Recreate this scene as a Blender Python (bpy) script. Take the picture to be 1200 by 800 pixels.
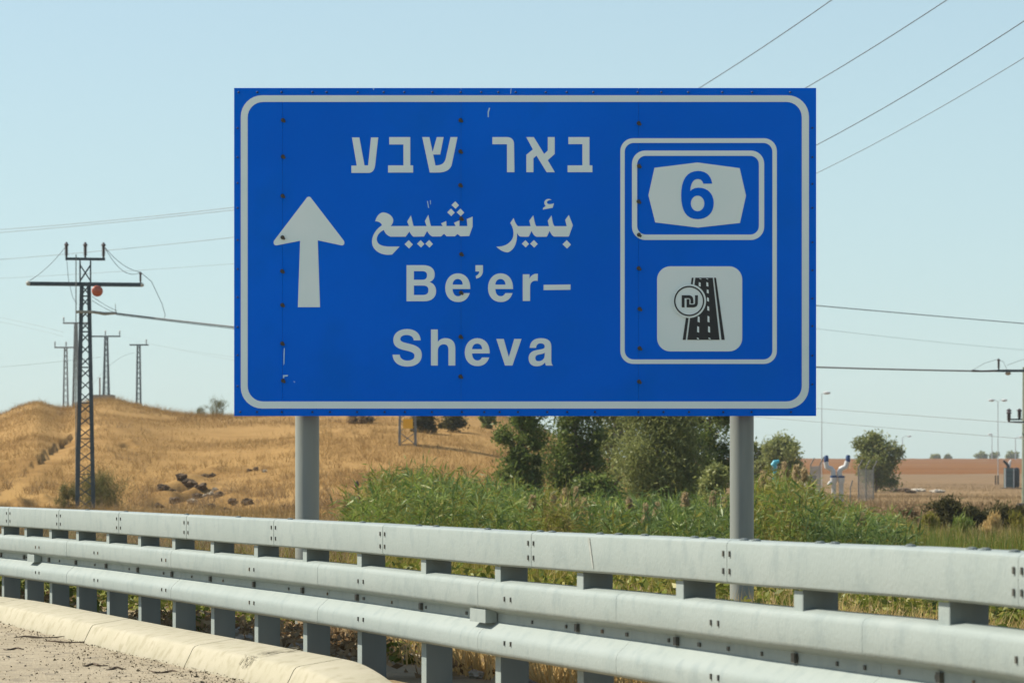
import bpy, bmesh, math, random
import numpy as np
from mathutils import Vector, Matrix, Quaternion
random.seed(7); RNG = np.random.default_rng(11)
R = math.radians
for o in list(bpy.data.objects): bpy.data.objects.remove(o)
S = bpy.context.scene
COL = S.collection

# ------------------------------------------------------------------ camera, sky, sun, exposure
EYE, FPX, CX, HZ = 0.92, 3200.0, 600.0, 573.0       # eye height, focal length in photo pixels, principal point, horizon row
cd = bpy.data.cameras.new('camera'); cam = bpy.data.objects.new('camera', cd); COL.objects.link(cam)
cam.location = (0, 0, EYE); cam.rotation_euler = (R(90), 0, 0)
cd.sensor_width = 36; cd.lens = 36*FPX/1200; cd.shift_y = (HZ-400)/1200
cd.clip_start = .1; cd.clip_end = 6000
cd.dof.use_dof = True; cd.dof.focus_distance = 16.5; cd.dof.aperture_fstop = 9
S.camera = cam
SUN_EL, SUN_AZ = 46.0, 284.0      # azimuth clockwise from +Y: to the left, a little beyond the sign
w = bpy.data.worlds.new('World'); S.world = w; w.use_nodes = True
nt = w.node_tree; bg = nt.nodes['Background']
sky = nt.nodes.new('ShaderNodeTexSky'); sky.sky_type = 'NISHITA'; sky.sun_disc = False
sky.sun_elevation = R(SUN_EL); sky.sun_rotation = R(SUN_AZ)
sky.air_density = 1.0; sky.dust_density = .8; sky.ozone_density = 2.2; sky.altitude = 0
hz = nt.nodes.new('ShaderNodeMix'); hz.data_type = 'RGBA'; # milky summer air: the haze colour takes over towards the horizon
wtc = nt.nodes.new('ShaderNodeTexCoord'); wsp = nt.nodes.new('ShaderNodeSeparateXYZ'); wmr = nt.nodes.new('ShaderNodeMapRange')
nt.links.new(wtc.outputs['Generated'], wsp.inputs[0]); nt.links.new(wsp.outputs[2], wmr.inputs['Value'])
wmr.inputs['From Min'].default_value = .12; wmr.inputs['From Max'].default_value = .5; wmr.inputs['To Min'].default_value = .62; wmr.inputs['To Max'].default_value = .08
nt.links.new(wmr.outputs[0], hz.inputs[0])
nt.links.new(sky.outputs[0], hz.inputs[6]); hz.inputs[7].default_value = (3.75, 5.15, 5.2, 1)
nt.links.new(hz.outputs[2], bg.inputs[0]); bg.inputs[1].default_value = .076
sd = bpy.data.lights.new('sun', 'SUN'); sun = bpy.data.objects.new('sun', sd); COL.objects.link(sun)
sd.energy = 3.7; sd.angle = R(.53); sd.color = (1, .92, .78)
sv = Vector((math.sin(R(SUN_AZ))*math.cos(R(SUN_EL)), math.cos(R(SUN_AZ))*math.cos(R(SUN_EL)), math.sin(R(SUN_EL))))
sun.rotation_euler = sv.to_track_quat('Z', 'Y').to_euler()
S.view_settings.view_transform = 'Standard'; S.view_settings.look = 'None'
S.view_settings.exposure = 1.0; S.view_settings.gamma = 1; S.view_settings.use_curve_mapping = False

# ------------------------------------------------------------------ helpers
def W(px, py, D):                       # where the thing seen at a photo pixel stands when it is D metres away
    return Vector(((px-CX)*D/FPX, D, EYE-(py-HZ)*D/FPX))
def tag(o, label=None, cat=None, group=None, kind=None):
    if label: o['label'] = label
    if cat: o['category'] = cat
    if group: o['group'] = group
    if kind: o['kind'] = kind
    return o
def empty(name, loc=(0,0,0), rz=0):
    o = bpy.data.objects.new(name, None); COL.objects.link(o)
    o.location = loc; o.rotation_euler = (0,0,rz); o.empty_display_size = .2
    return o
def link_mesh(name, me, mat, parent=None):
    o = bpy.data.objects.new(name, me); COL.objects.link(o)
    if mat is not None: me.materials.append(mat)
    if parent: o.parent = parent
    return o
def copy_tree(o, parent=None):
    c = o.copy(); COL.objects.link(c)
    if parent: c.parent = parent
    for ch in list(o.children): copy_tree(ch, c)
    return c
class MB:
    def __init__(s): s.v=[]; s.f=[]
    def add(s, vs, fs):
        n=len(s.v); s.v += [tuple(v) for v in vs]; s.f += [tuple(i+n for i in f) for f in fs]; return s
    def box(s, c, size, M=None):
        x,y,z = [k/2 for k in size]
        vs=[Vector((a*x,b*y,d*z)) for a in(-1,1) for b in(-1,1) for d in(-1,1)]
        if M is not None: vs=[M@v for v in vs]
        vs=[v+Vector(c) for v in vs]
        return s.add(vs,[(0,1,3,2),(4,6,7,5),(0,4,5,1),(2,3,7,6),(0,2,6,4),(1,5,7,3)])
    def bar(s, a, b, w, h=None, up=(0,0,1)):
        a=Vector(a); b=Vector(b); h=h or w; d=b-a; L=d.length
        if L<1e-6: return s
        d/=L; u=Vector(up)
        if abs(d.dot(u))>.98: u=Vector((1,0,0))
        x=d.cross(u).normalized(); y=x.cross(d)
        M=Matrix((x,d,y)).transposed()
        return s.box((a+b)/2,(w,L,h),M)
    def angle(s, a, b, w, t, ux, uy):          # L-section bar
        a=Vector(a); b=Vector(b); ux=Vector(ux); uy=Vector(uy)
        P=[(0,0),(w,0),(w,t),(t,t),(t,w),(0,w)]
        vs=[q+ux*p[0]+uy*p[1] for q in(a,b) for p in P]
        fs=[(i,(i+1)%6,6+(i+1)%6,6+i) for i in range(6)]+[(5,4,3,2,1,0),(6,7,8,9,10,11)]
        return s.add(vs,fs)
    def tube(s, pts, r, n=8, cap=True):
        pts=[Vector(p) for p in pts]; rs=r if hasattr(r,'__len__') else [r]*len(pts)
        base=len(s.v); N=len(pts); px=None
        for i,p in enumerate(pts):
            t=(pts[min(i+1,N-1)]-pts[max(i-1,0)]).normalized()
            if px is None:
                u=Vector((0,0,1)) if abs(t.z)<.9 else Vector((1,0,0)); px=t.cross(u).normalized()
            else:
                px=(px-t*px.dot(t)).normalized()
            py=t.cross(px)
            for k in range(n):
                a=2*math.pi*k/n; s.v.append(tuple(p+(px*math.cos(a)+py*math.sin(a))*rs[i]))
        for i in range(N-1):
            for k in range(n):
                a=base+i*n+k; b=base+i*n+(k+1)%n; s.f.append((a,b,b+n,a+n))
        if cap:
            s.f.append(tuple(base+k for k in reversed(range(n)))); s.f.append(tuple(base+(N-1)*n+k for k in range(n)))
        return s
    def sweep(s, frames, prof, cap=True):      # frames: list of (origin, n_out, up); prof: closed list of (out, up)
        base=len(s.v); m=len(prof)
        for (o,n,u,pf) in frames:
            for (a,b) in (pf or prof): s.v.append(tuple(o+n*a+u*b))
        for i in range(len(frames)-1):
            for k in range(m):
                a=base+i*m+k; b=base+i*m+(k+1)%m; s.f.append((a,b,b+m,a+m))
        if cap:
            s.f.append(tuple(base+k for k in reversed(range(m)))); s.f.append(tuple(base+(len(frames)-1)*m+k for k in range(m)))
        return s
    def sphere(s, c, r, seg=16, ring=10, sq=(1,1,1)):
        c=Vector(c); vs=[]; fs=[]
        for i in range(ring+1):
            th=math.pi*i/ring
            for j in range(seg):
                ph=2*math.pi*j/seg
                vs.append(c+Vector((r*sq[0]*math.sin(th)*math.cos(ph), r*sq[1]*math.sin(th)*math.sin(ph), r*sq[2]*math.cos(th))))
        for i in range(ring):
            for j in range(seg):
                fs.append((i*seg+j,(i+1)*seg+j,(i+1)*seg+(j+1)%seg,i*seg+(j+1)%seg))
        return s.add(vs,fs)
    def mesh(s, name, smooth=False, fix=True):
        me=bpy.data.meshes.new(name); me.from_pydata(s.v,[],s.f)
        if fix:
            bm=bmesh.new(); bm.from_mesh(me); bmesh.ops.recalc_face_normals(bm, faces=bm.faces); bm.to_mesh(me); bm.free()
        if smooth:
            me.polygons.foreach_set('use_smooth',[True]*len(me.polygons))
            try: me.set_sharp_from_angle(angle=R(33))
            except Exception: pass
        me.update(); return me
    def build(s, name, mat, parent=None, smooth=False):
        return link_mesh(name, s.mesh(name, smooth), mat, parent)
def np_mesh(name, verts, faces, mat, parent=None, smooth=False):
    me=bpy.data.meshes.new(name); n=len(verts); k=faces.shape[1]; m=len(faces)
    me.vertices.add(n); me.vertices.foreach_set('co', np.ascontiguousarray(verts,dtype=np.float32).ravel())
    me.loops.add(m*k); me.loops.foreach_set('vertex_index', np.ascontiguousarray(faces,dtype=np.int32).ravel())
    me.polygons.add(m); me.polygons.foreach_set('loop_start', np.arange(0,m*k,k,dtype=np.int32))
    if smooth: me.polygons.foreach_set('use_smooth', np.ones(m,dtype=bool))
    me.update(calc_edges=True); me.validate()
    return link_mesh(name, me, mat, parent)

# ------------------------------------------------------------------ materials
def mat(name, col, rough=.6, metal=0, var=None, scale=4, bump=0, bscale=30, detail=6, spec=.5, stretch=None, var2=None, scale2=1, coords='Object'):
    m=bpy.data.materials.new(name); m.use_nodes=True; t=m.node_tree; b=t.nodes['Principled BSDF']
    b.inputs['Base Color'].default_value=(*col,1); b.inputs['Roughness'].default_value=rough
    b.inputs['Metallic'].default_value=metal; b.inputs['Specular IOR Level'].default_value=spec
    tc=t.nodes.new('ShaderNodeTexCoord'); src=tc.outputs[coords]
    if stretch:
        mp=t.nodes.new('ShaderNodeMapping'); mp.inputs['Scale'].default_value=stretch; t.links.new(src,mp.inputs[0]); src=mp.outputs[0]
    last=None
    if var:
        n=t.nodes.new('ShaderNodeTexNoise'); n.inputs['Scale'].default_value=scale; n.inputs['Detail'].default_value=detail; t.links.new(src,n.inputs['Vector'])
        r=t.nodes.new('ShaderNodeValToRGB'); r.color_ramp.elements[0].position=.36; r.color_ramp.elements[1].position=.64
        r.color_ramp.elements[0].color=(*col,1); r.color_ramp.elements[1].color=(*var,1); t.links.new(n.outputs[0],r.inputs[0]); last=r.outputs[0]
        if var2:
            n2=t.nodes.new('ShaderNodeTexNoise'); n2.inputs['Scale'].default_value=scale2; n2.inputs['Detail'].default_value=5; t.links.new(src,n2.inputs['Vector'])
            r2=t.nodes.new('ShaderNodeValToRGB'); r2.color_ramp.elements[0].position=.5; r2.color_ramp.elements[1].position=.68
            t.links.new(n2.outputs[0],r2.inputs[0])
            mx=t.nodes.new('ShaderNodeMix'); mx.data_type='RGBA'; t.links.new(r2.outputs[0],mx.inputs[0]); t.links.new(last,mx.inputs[6]); mx.inputs[7].default_value=(*var2,1); last=mx.outputs[2]
        t.links.new(last,b.inputs['Base Color'])
    if bump:
        n=t.nodes.new('ShaderNodeTexNoise'); n.inputs['Scale'].default_value=bscale; n.inputs['Detail'].default_value=8; t.links.new(src,n.inputs['Vector'])
        bp=t.nodes.new('ShaderNodeBump'); bp.inputs['Strength'].default_value=bump; bp.inputs['Distance'].default_value=.02
        t.links.new(n.outputs[0],bp.inputs['Height']); t.links.new(bp.outputs[0],b.inputs['Normal'])
    return m
def leafmat(name, cols, trans=.35, rough=.5, gloss=.12):      # one random tint of the ramp per leaf
    m=bpy.data.materials.new(name); m.use_nodes=True; t=m.node_tree; t.nodes.clear()
    out=t.nodes.new('ShaderNodeOutputMaterial'); g=t.nodes.new('ShaderNodeNewGeometry')
    r=t.nodes.new('ShaderNodeValToRGB'); el=r.color_ramp.elements
    while len(el)<len(cols): el.new(.5)
    for i,c in enumerate(cols):
        el[i].position=i/(len(cols)-1); el[i].color=(*c,1)
    t.links.new(g.outputs['Random Per Island'],r.inputs[0])
    d=t.nodes.new('ShaderNodeBsdfDiffuse'); tr=t.nodes.new('ShaderNodeBsdfTranslucent'); gl=t.nodes.new('ShaderNodeBsdfGlossy'); gl.inputs['Roughness'].default_value=rough
    gl.inputs['Color'].default_value=(.5,.52,.45,1)
    t.links.new(r.outputs[0],d.inputs[0]); t.links.new(r.outputs[0],tr.inputs[0])
    a=t.nodes.new('ShaderNodeMixShader'); a.inputs[0].default_value=trans; t.links.new(d.outputs[0],a.inputs[1]); t.links.new(tr.outputs[0],a.inputs[2])
    b=t.nodes.new('ShaderNodeMixShader'); b.inputs[0].default_value=gloss; t.links.new(a.outputs[0],b.inputs[1]); t.links.new(gl.outputs[0],b.inputs[2])
    t.links.new(b.outputs[0],out.inputs[0]); return m
M={}
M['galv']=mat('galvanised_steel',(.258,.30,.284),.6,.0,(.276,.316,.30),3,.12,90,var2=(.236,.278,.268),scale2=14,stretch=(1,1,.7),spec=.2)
M['galv_back']=mat('galvanised_post',(.125,.15,.15),.65,.0,(.15,.178,.175),6,.05,60,stretch=(1,1,.25),spec=.25)  # darker than the rail steel; shade on the post webs is in the colour
M['bolt']=mat('dark_bolt',(.06,.065,.06),.6,.2,(.10,.09,.07),40)
M['rust']=mat('dirty_bolt',(.12,.09,.06),.8,.2,(.22,.17,.12),40)
M['pole']=mat('grey_zinc_tube',(.225,.245,.22),.5,.0,(.265,.28,.25),3,.06,40,stretch=(1,1,.12),var2=(.175,.195,.18),scale2=5,spec=.3)
M['blue']=mat('blue_film',(.0003,.148,.80),.5,0,(.0003,.130,.72),.7,spec=.04,var2=(.0006,.138,.71),scale2=2.2)
M['white']=mat('white_film',(.74,.86,.84),.5,0,(.78,.88,.86),3,spec=.12)
M['black']=mat('black_film',(.012,.014,.015),.5)
M['scratch']=mat('bare_scratch',(.45,.70,.85),.5)
M['alu']=mat('sign_back',(.45,.46,.46),.5,.3)
M['seam']=mat('panel_gap',(.004,.09,.42),.6)
M['steel_dark']=mat('weathered_lattice_steel',(.032,.05,.06),.6,.1,(.055,.075,.082),3)
M['steel_pale']=mat('pale_lattice_steel',(.16,.165,.16),.6,.1,(.20,.20,.19),3)
M['insul']=mat('brown_porcelain',(.06,.045,.04),.35)
M['wire']=mat('wire_dark',(.10,.11,.11),.6)
M['wire_pale']=mat('wire_pale',(.17,.185,.185),.6)
M['orange']=mat('orange_marker',(.42,.085,.03),.5,0,(.48,.11,.045),2)
M['concrete']=mat('concrete',(.26,.245,.21),.9,0,(.32,.30,.26),3,.3,40)
M['kerb']=mat('cream_kerb',(.36,.335,.245),.85,0,(.39,.36,.27),6,.05,90,var2=(.31,.285,.20),scale2=14,spec=.15)
M['pole_green']=mat('weathered_pole',(.13,.16,.11),.8,0,(.18,.20,.15),2)
M['white_paint']=mat('white_pipe_paint',(.52,.53,.52),.45,0,(.46,.47,.46),3)
M['blue_paint']=mat('dark_blue_paint',(.008,.045,.14),.5)
M['teal']=mat('turquoise_paint',(.06,.36,.46),.45)
M['grey_metal']=mat('grey_wire_mesh',(.15,.155,.15),.6,.2)
M['cabinet']=mat('teal_grey_panel',(.03,.065,.07),.5,0,(.045,.085,.085),2)
M['tank']=mat('dark_tank',(.014,.022,.026),.55)
M['lamp_pole']=mat('pale_lamp_pole',(.36,.38,.38),.6)
M['bark']=mat('bark',(.13,.10,.075),.9,0,(.20,.16,.12),6,.6,20)
M['yellow']=mat('yellow_plate',(.85,.42,.015),.5)
M['stone']=mat('pale_stone',(.26,.22,.16),.9,0,(.34,.30,.23),5,.4,12)
M['lime']=mat('white_rubble',(.46,.42,.35),.9,0,(.40,.35,.27),3)
M['dark_heap']=mat('dark_soil_clod',(.06,.04,.022),.95,0,(.11,.07,.036),4,.5,9)
M['sack']=mat('white_sack',(.5,.5,.5),.7)
M['twig']=mat('dead_twig',(.10,.075,.05),.9,0,(.17,.12,.08),20)
M['gravel']=leafmat('gravel_bits',[(.06,.05,.035),(.11,.09,.06),(.20,.17,.12),(.25,.21,.15),(.16,.13,.09)],0,.8,0)
M['asphalt']=mat('dusty_asphalt',(.31,.265,.185),.95,0,(.36,.31,.22),1.3,.6,70,var2=(.22,.19,.14),scale2=9,spec=.1)
# ------------------------------------------------------------------ terrain
def sst(a,b,x):
    t=np.clip((x-a)/(b-a),0,1); return t*t*(3-2*t)
def bumps(X,Y,s,seed=0):
    r=np.random.default_rng(seed); z=0
    for k in range(7):
        a=r.uniform(0,6.28); f=s*(.5+.55*k); p=r.uniform(0,6.28)
        z=z+np.sin((X*math.cos(a)+Y*math.sin(a))*f+p+1.3*np.sin((X*math.sin(a)-Y*math.cos(a))*f*.6+p*2))/(1+.7*k)
    return z/2.2
PY=[-400,0,26,36,46,60,74,90,120,170,250,400,550,800,950,1150,1400]
PZ=[0,0,0,-.25,-1.0,-1.0,-.3,0,.32,.45,.95,2.5,4.2,9.2,11.7,9.0,0]
def ground_z(X,Y):
    X=np.asarray(X,float); Y=np.asarray(Y,float)
    z=np.interp(Y,PY,PZ)
    d=sst(-10,-3,X); ditch=(Y>26)&(Y<90)
    z=np.where(ditch, z*d, z)
    u=np.where(Y>60, X/np.maximum(Y,1), 0)
    z=z+np.where(Y>500,(Y-500)/450*bumps(X,Y,.012,3)*.45,0)
    amp=.018+.10*sst(25,120,Y)
    near=sst(2.2,4.5, X*.958+(Y-11.2)*.286 + 2.2)
    return z+amp*bumps(X,Y,.35,1)*np.where(Y<30,near,1)-.01*(Y<30)-.14*(1-sst(-8,-5,X+(Y-28)*.25))*sst(20,26,Y)*(1-sst(70,90,Y))
CRX=[-700,-520,-300,-100,0,20,45,58,75,88,110,135,165,200,240,270,320,400,480,550,585,640,700,780,860]
CRY=[640,575,512,495,489,479,471,477,481,479,469,469,476,485,489,490,489,482,478,481,486,507,534,575,625]
_cx=np.arange(-700,861,1.0); _cy=np.convolve(np.pad(np.interp(_cx,CRX,CRY),14,mode='edge'),np.hanning(31)[1:-1]/np.hanning(31).sum(),'valid')
def hill_z(X,Y):
    X=np.asarray(X,float); Y=np.asarray(Y,float); px=CX+FPX*X/Y
    yc=np.interp(px,_cx,_cy); zc=EYE+(HZ-yc)*172/FPX
    foot=97+4*np.sin(px*.012); t=np.clip((Y-foot)/(172-foot),0,1)
    s=np.clip(.62*t**.85+.38*(t*t*(3-2*t)),0,1)
    z=-.25+(zc+.25)*s
    zp=EYE+(HZ-yc-7)*Y/FPX                       # plateau behind the crest
    zb=zp*1.0
    z=np.where(Y>172, zc+(zb-zc)*sst(172,210,Y), z)
    z=np.where(Y>470, z-(Y-470)*.16, z)
    k=sst(0,.15,t)*(1-.6*sst(.85,1,t))
    return z+k*(.16*bumps(X,Y,.28,5)+.45*bumps(X,Y,.075,6))
def top_z(X,Y):
    g=ground_z(X,Y); h=np.where((np.asarray(Y)>94)&(CX+FPX*np.asarray(X)/np.maximum(Y,1)<860),hill_z(X,np.maximum(Y,1)),-9)
    return np.maximum(g,h)
def depth_at(px,py,lo=60,hi=900,fn=top_z):       # first depth at which the land meets the ray
    Y=np.linspace(lo,hi,4000); z=fn((px-CX)*Y/FPX,Y); y=HZ-(z-EYE)*FPX/Y
    i=np.argmax(y<=py); return float(Y[i])
def stand(px,D,sink=.0):
    X=(px-CX)*D/FPX; return Vector((X,D,float(top_z(X,D))-sink))

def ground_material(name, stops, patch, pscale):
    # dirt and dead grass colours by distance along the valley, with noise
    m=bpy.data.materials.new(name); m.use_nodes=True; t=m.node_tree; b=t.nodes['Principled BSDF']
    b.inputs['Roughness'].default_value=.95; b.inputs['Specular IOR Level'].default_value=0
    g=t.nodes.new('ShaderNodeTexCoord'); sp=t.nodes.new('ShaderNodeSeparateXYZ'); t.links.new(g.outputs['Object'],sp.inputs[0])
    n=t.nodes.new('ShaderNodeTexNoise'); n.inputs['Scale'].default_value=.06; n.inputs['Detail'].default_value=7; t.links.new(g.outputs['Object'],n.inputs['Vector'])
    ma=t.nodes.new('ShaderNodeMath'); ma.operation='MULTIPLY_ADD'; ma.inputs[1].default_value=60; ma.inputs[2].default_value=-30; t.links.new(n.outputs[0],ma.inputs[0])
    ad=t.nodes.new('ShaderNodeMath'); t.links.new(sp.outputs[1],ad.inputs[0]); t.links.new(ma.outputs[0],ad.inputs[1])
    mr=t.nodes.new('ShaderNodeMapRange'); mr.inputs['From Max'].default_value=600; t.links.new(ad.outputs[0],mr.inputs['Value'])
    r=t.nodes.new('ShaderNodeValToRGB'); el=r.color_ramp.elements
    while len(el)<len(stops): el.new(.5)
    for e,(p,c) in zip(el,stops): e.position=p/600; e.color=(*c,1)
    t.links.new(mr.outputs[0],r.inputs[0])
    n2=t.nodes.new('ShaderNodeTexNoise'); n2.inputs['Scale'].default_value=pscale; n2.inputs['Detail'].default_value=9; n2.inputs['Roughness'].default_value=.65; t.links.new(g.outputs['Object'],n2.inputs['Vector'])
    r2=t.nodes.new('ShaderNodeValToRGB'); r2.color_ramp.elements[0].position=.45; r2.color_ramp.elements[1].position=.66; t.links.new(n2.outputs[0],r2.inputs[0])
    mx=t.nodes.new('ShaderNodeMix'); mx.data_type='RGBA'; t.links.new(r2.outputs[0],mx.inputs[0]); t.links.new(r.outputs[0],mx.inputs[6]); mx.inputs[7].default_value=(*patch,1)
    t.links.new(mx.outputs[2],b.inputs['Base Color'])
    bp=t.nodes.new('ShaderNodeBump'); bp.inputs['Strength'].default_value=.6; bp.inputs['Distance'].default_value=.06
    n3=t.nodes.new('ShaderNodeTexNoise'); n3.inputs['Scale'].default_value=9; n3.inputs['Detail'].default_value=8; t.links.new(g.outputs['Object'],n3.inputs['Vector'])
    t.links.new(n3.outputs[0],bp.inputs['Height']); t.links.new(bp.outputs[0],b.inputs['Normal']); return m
def grid(name, X, Y, zf, m):
    XX,YY=np.meshgrid(X,Y); Z=zf(XX,YY); v=np.stack([XX,YY,Z],-1).reshape(-1,3)
    return gridfaces(name,v,len(Y),len(X),m)
def gridfaces(name,v,ny,nx,m):
    i=np.arange(ny-1)[:,None]*nx+np.arange(nx-1)[None]; i=i.ravel()
    return np_mesh(name,v,np.stack([i,i+1,i+nx+1,i+nx],-1),m,smooth=True)
xs=np.concatenate([np.linspace(-900,-120,40),np.linspace(-110,-16,60),np.linspace(-15,16,160),np.linspace(17,110,70),np.linspace(120,900,60)])
ys=np.concatenate([np.linspace(-300,2,30),np.linspace(3,40,190),np.linspace(40.5,130,140),np.linspace(132,300,70),np.linspace(306,1400,130)])
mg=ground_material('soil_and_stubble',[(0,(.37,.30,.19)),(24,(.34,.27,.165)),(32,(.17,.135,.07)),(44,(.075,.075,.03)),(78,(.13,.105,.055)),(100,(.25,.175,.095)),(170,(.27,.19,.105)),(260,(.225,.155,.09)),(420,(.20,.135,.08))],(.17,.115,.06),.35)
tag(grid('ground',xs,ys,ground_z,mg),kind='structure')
# red ploughed field on the far rise
xs2=np.linspace(-160,600,320); ys2=np.linspace(462,1040,150)
mf=mat('red_ploughed_soil',(.155,.062,.014),.95,0,(.19,.085,.025),.02,.5,.6,var2=(.15,.07,.032),scale2=.05,stretch=(.4,1,1),spec=0)
fld=grid('ploughed_field',xs2,ys2+0,lambda X,Y:ground_z(X,Y)+.06-.4*(1-sst(505,512,Y+14*bumps(X,Y*0,.09,141)+9*bumps(X,Y,.35,142))),mf); tag(fld,kind='structure')
# dry grass hill
cols=np.concatenate([np.linspace(-700,-60,60),np.arange(-55,700,1.8),np.linspace(705,860,40)])
rows=np.concatenate([np.arange(94,178,.6),np.linspace(179,230,30),np.linspace(236,470,50),np.linspace(480,560,14)])
UU,DD=np.meshgrid((cols-CX)/FPX,rows); XX=UU*DD
Z=hill_z(XX,DD)
def seg_dist(px,py,pts):
    d=np.full(px.shape,1e9)
    for (a,b),(c,e) in zip(pts[:-1],pts[1:]):
        t=np.clip(((px-a)*(c-a)+(py-b)*(e-b))/((c-a)**2+(e-b)**2),0,1)
        d=np.minimum(d,np.hypot(px-a-t*(c-a),py-b-t*(e-b)))
    return d
# eroded gully and rock pockets are dug into the slope where they lie (X along the hill, Y up it)
def dig(X,Y,Z):
    def toXY(px,py):
        D=depth_at(px,py,95,172,hill_z); return ((px-CX)*D/FPX,D)
    gully=[toXY(*p) for p in [(20,556),(45,536),(62,522),(78,512),(88,506)]]
    gx=np.array([g[0] for g in gully]); gy=np.array([g[1] for g in gully])
    # a small scarp: the soil drops sharply on the right of the line and ramps back up over a few metres
    wob=.10*np.sin(Y*2.1)+.07*np.sin(Y*5.3+1)
    q=X-np.interp(Y,gy,gx)-wob; hgt=.36*sst(gy[0]-2,gy[0]+8,Y)*(1-sst(gy[-1]-2,gy[-1]+4,Y))
    Z=Z-hgt*sst(0,.16,q)*np.exp(-np.maximum(q,0)/.6)
    for (px,py,r,h) in [(188,585,.5,.5),(206,571,.55,.5),(220,568,.5,.55),(236,574,.4,.4),(222,579,.5,.5),(240,556,.4,.4),(196,590,.45,.4),(265,590,.5,.4),(13,592,.3,.5),(43,588,.3,.5),(149,522,.25,.5)]:
        cx_,cy_=toXY(px,py); Z=Z-1.5*h*np.exp(-(((X-cx_)/r)**2+((Y-cy_)/(r*3))**2))
        Z=Z+h*.6*np.exp(-(((X-cx_)/r)**2+((Y-cy_-r*4)/(r*3))**2))
    return Z
Z=dig(XX,DD,Z)
mh=ground_material('dry_hill_soil',[(0,(.32,.205,.08)),(110,(.335,.21,.082)),(140,(.32,.20,.082)),(190,(.30,.195,.085))],(.20,.118,.045),.16)
hill=gridfaces('hill',np.stack([XX,DD,Z],-1).reshape(-1,3),len(rows),len(cols),mh); tag(hill,kind='structure')

# ------------------------------------------------------------------ air
hzb=MB().box((0,560,25),(2200,1800,70)).build('haze',None); tag(hzb,kind='stuff')
hm=bpy.data.materials.new('haze_air'); hm.use_nodes=True; hn=hm.node_tree; hn.nodes.clear()
ho=hn.nodes.new('ShaderNodeOutputMaterial'); hv=hn.nodes.new('ShaderNodeVolumePrincipled'); hv.inputs['Color'].default_value=(.86,.93,.95,1)
hv.inputs['Density'].default_value=.00022; hv.inputs['Anisotropy'].default_value=.0; hn.links.new(hv.outputs[0],ho.inputs['Volume']); hzb.data.materials.append(hm)

# ------------------------------------------------------------------ guardrail line, kerb, road
SX=np.array([-420,-280,-150,0,150,300,450,600,750,900,1050,1200,1420,1700]); ST=np.array([30.5,36,42.5,51,60.6,71.2,82.6,94.8,107.6,121,134.5,148,168,194])
EX=np.array([-420,-150,0,150,300,450,600,750,900,1050,1200,1700]); EE=np.array([.10,.12,.134,.148,.157,.167,.172,.171,.167,.166,.168,.17])
_px=np.linspace(-420,1700,1061)
def smooth(v,k=75):
    p=np.pad(v,k,mode='edge'); p[:k]=2*v[0]-v[k:0:-1]; p[-k:]=2*v[-1]-v[-2:-k-2:-1]
    return np.convolve(p,np.ones(2*k+1)/(2*k+1),'same')[k:-k]
_s=smooth(np.interp(_px,SX,ST))*286/94.8; _D=FPX/_s; _X=(_px-CX)*_D/FPX; _e=smooth(np.interp(_px,EX,EE))
def rail_at(px):
    D=float(np.interp(px,_px,_D)); X=float(np.interp(px,_px,_X)); e=float(np.interp(px,_px,_e))
    t=Vector((np.interp(px-3,_px,_X)-np.interp(px+3,_px,_X),np.interp(px-3,_px,_D)-np.interp(px+3,_px,_D),0)).normalized()
    n=Vector((-t.y,t.x,0));                     # towards the road (left)
    return Vector((X,D,EYE-e+.0014*math.sin(px*.019)+.0004*math.sin(px*.061+1)))+n*(.0016*(math.sin(px*.017)+.5*math.sin(px*.043+2))), t, n
def rail_px(target, o):                          # rail parameter at which a point set o towards the road projects to this column
    lo,hi=-400.,1690.
    for _ in range(50):
        m=(lo+hi)/2; p,t,n=rail_at(m); q=p+n*o
        if CX+FPX*q.x/q.y<target: lo=m
        else: hi=m
    return (lo+hi)/2
UP=Vector((0,0,1))
# kerb: line of its foot
KX=[-500,-250,0,150,250,330,400,470]; KY=[656,690,729,766,789,808.5,827,847]
def kerb_at(px):
    y=float(np.interp(px,KX,KY)); D=EYE*FPX/(y-HZ); return Vector(((px-CX)*D/FPX,D,0))
def kerb_frame(px):
    a=kerb_at(px-6); b=kerb_at(px+6); t=(a-b).normalized(); return kerb_at(px),t,Vector((-t.y,t.x,0))
kprof=[(0,-.05),(0,.004),(-.045,.094),(-.056,.106),(-.076,.113),(-.275,.142),(-.295,.136),(-.30,-.05)]
joints=[-480,-300,-150,-20,98,216,333]
kerb=empty('kerb'); tag(kerb,kind='structure')
for a,b in zip(joints[:-1],joints[1:]):
    fr=[]
    for px in np.linspace(a+.35,b-.35,9):
        o,t,n=kerb_frame(px); fr.append((o,n,UP,None))
    MB().sweep(fr,kprof).build('kerb_stone',M['kerb'],kerb,True)
fr=[]
for k,px in enumerate(np.linspace(333.5,412,14)):
    o,t,n=kerb_frame(px); q=k/13; h=1-.93*max(0,(q-.12)/.88)**1.5; wd=1-.35*q*q
    fr.append((o-n*.10*q*q,n,UP,[(a*wd,bz*h if bz>0 else bz) for a,bz in kprof]))
MB().sweep(fr,kprof).build('kerb_end',M['kerb'],kerb,True)
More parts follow.
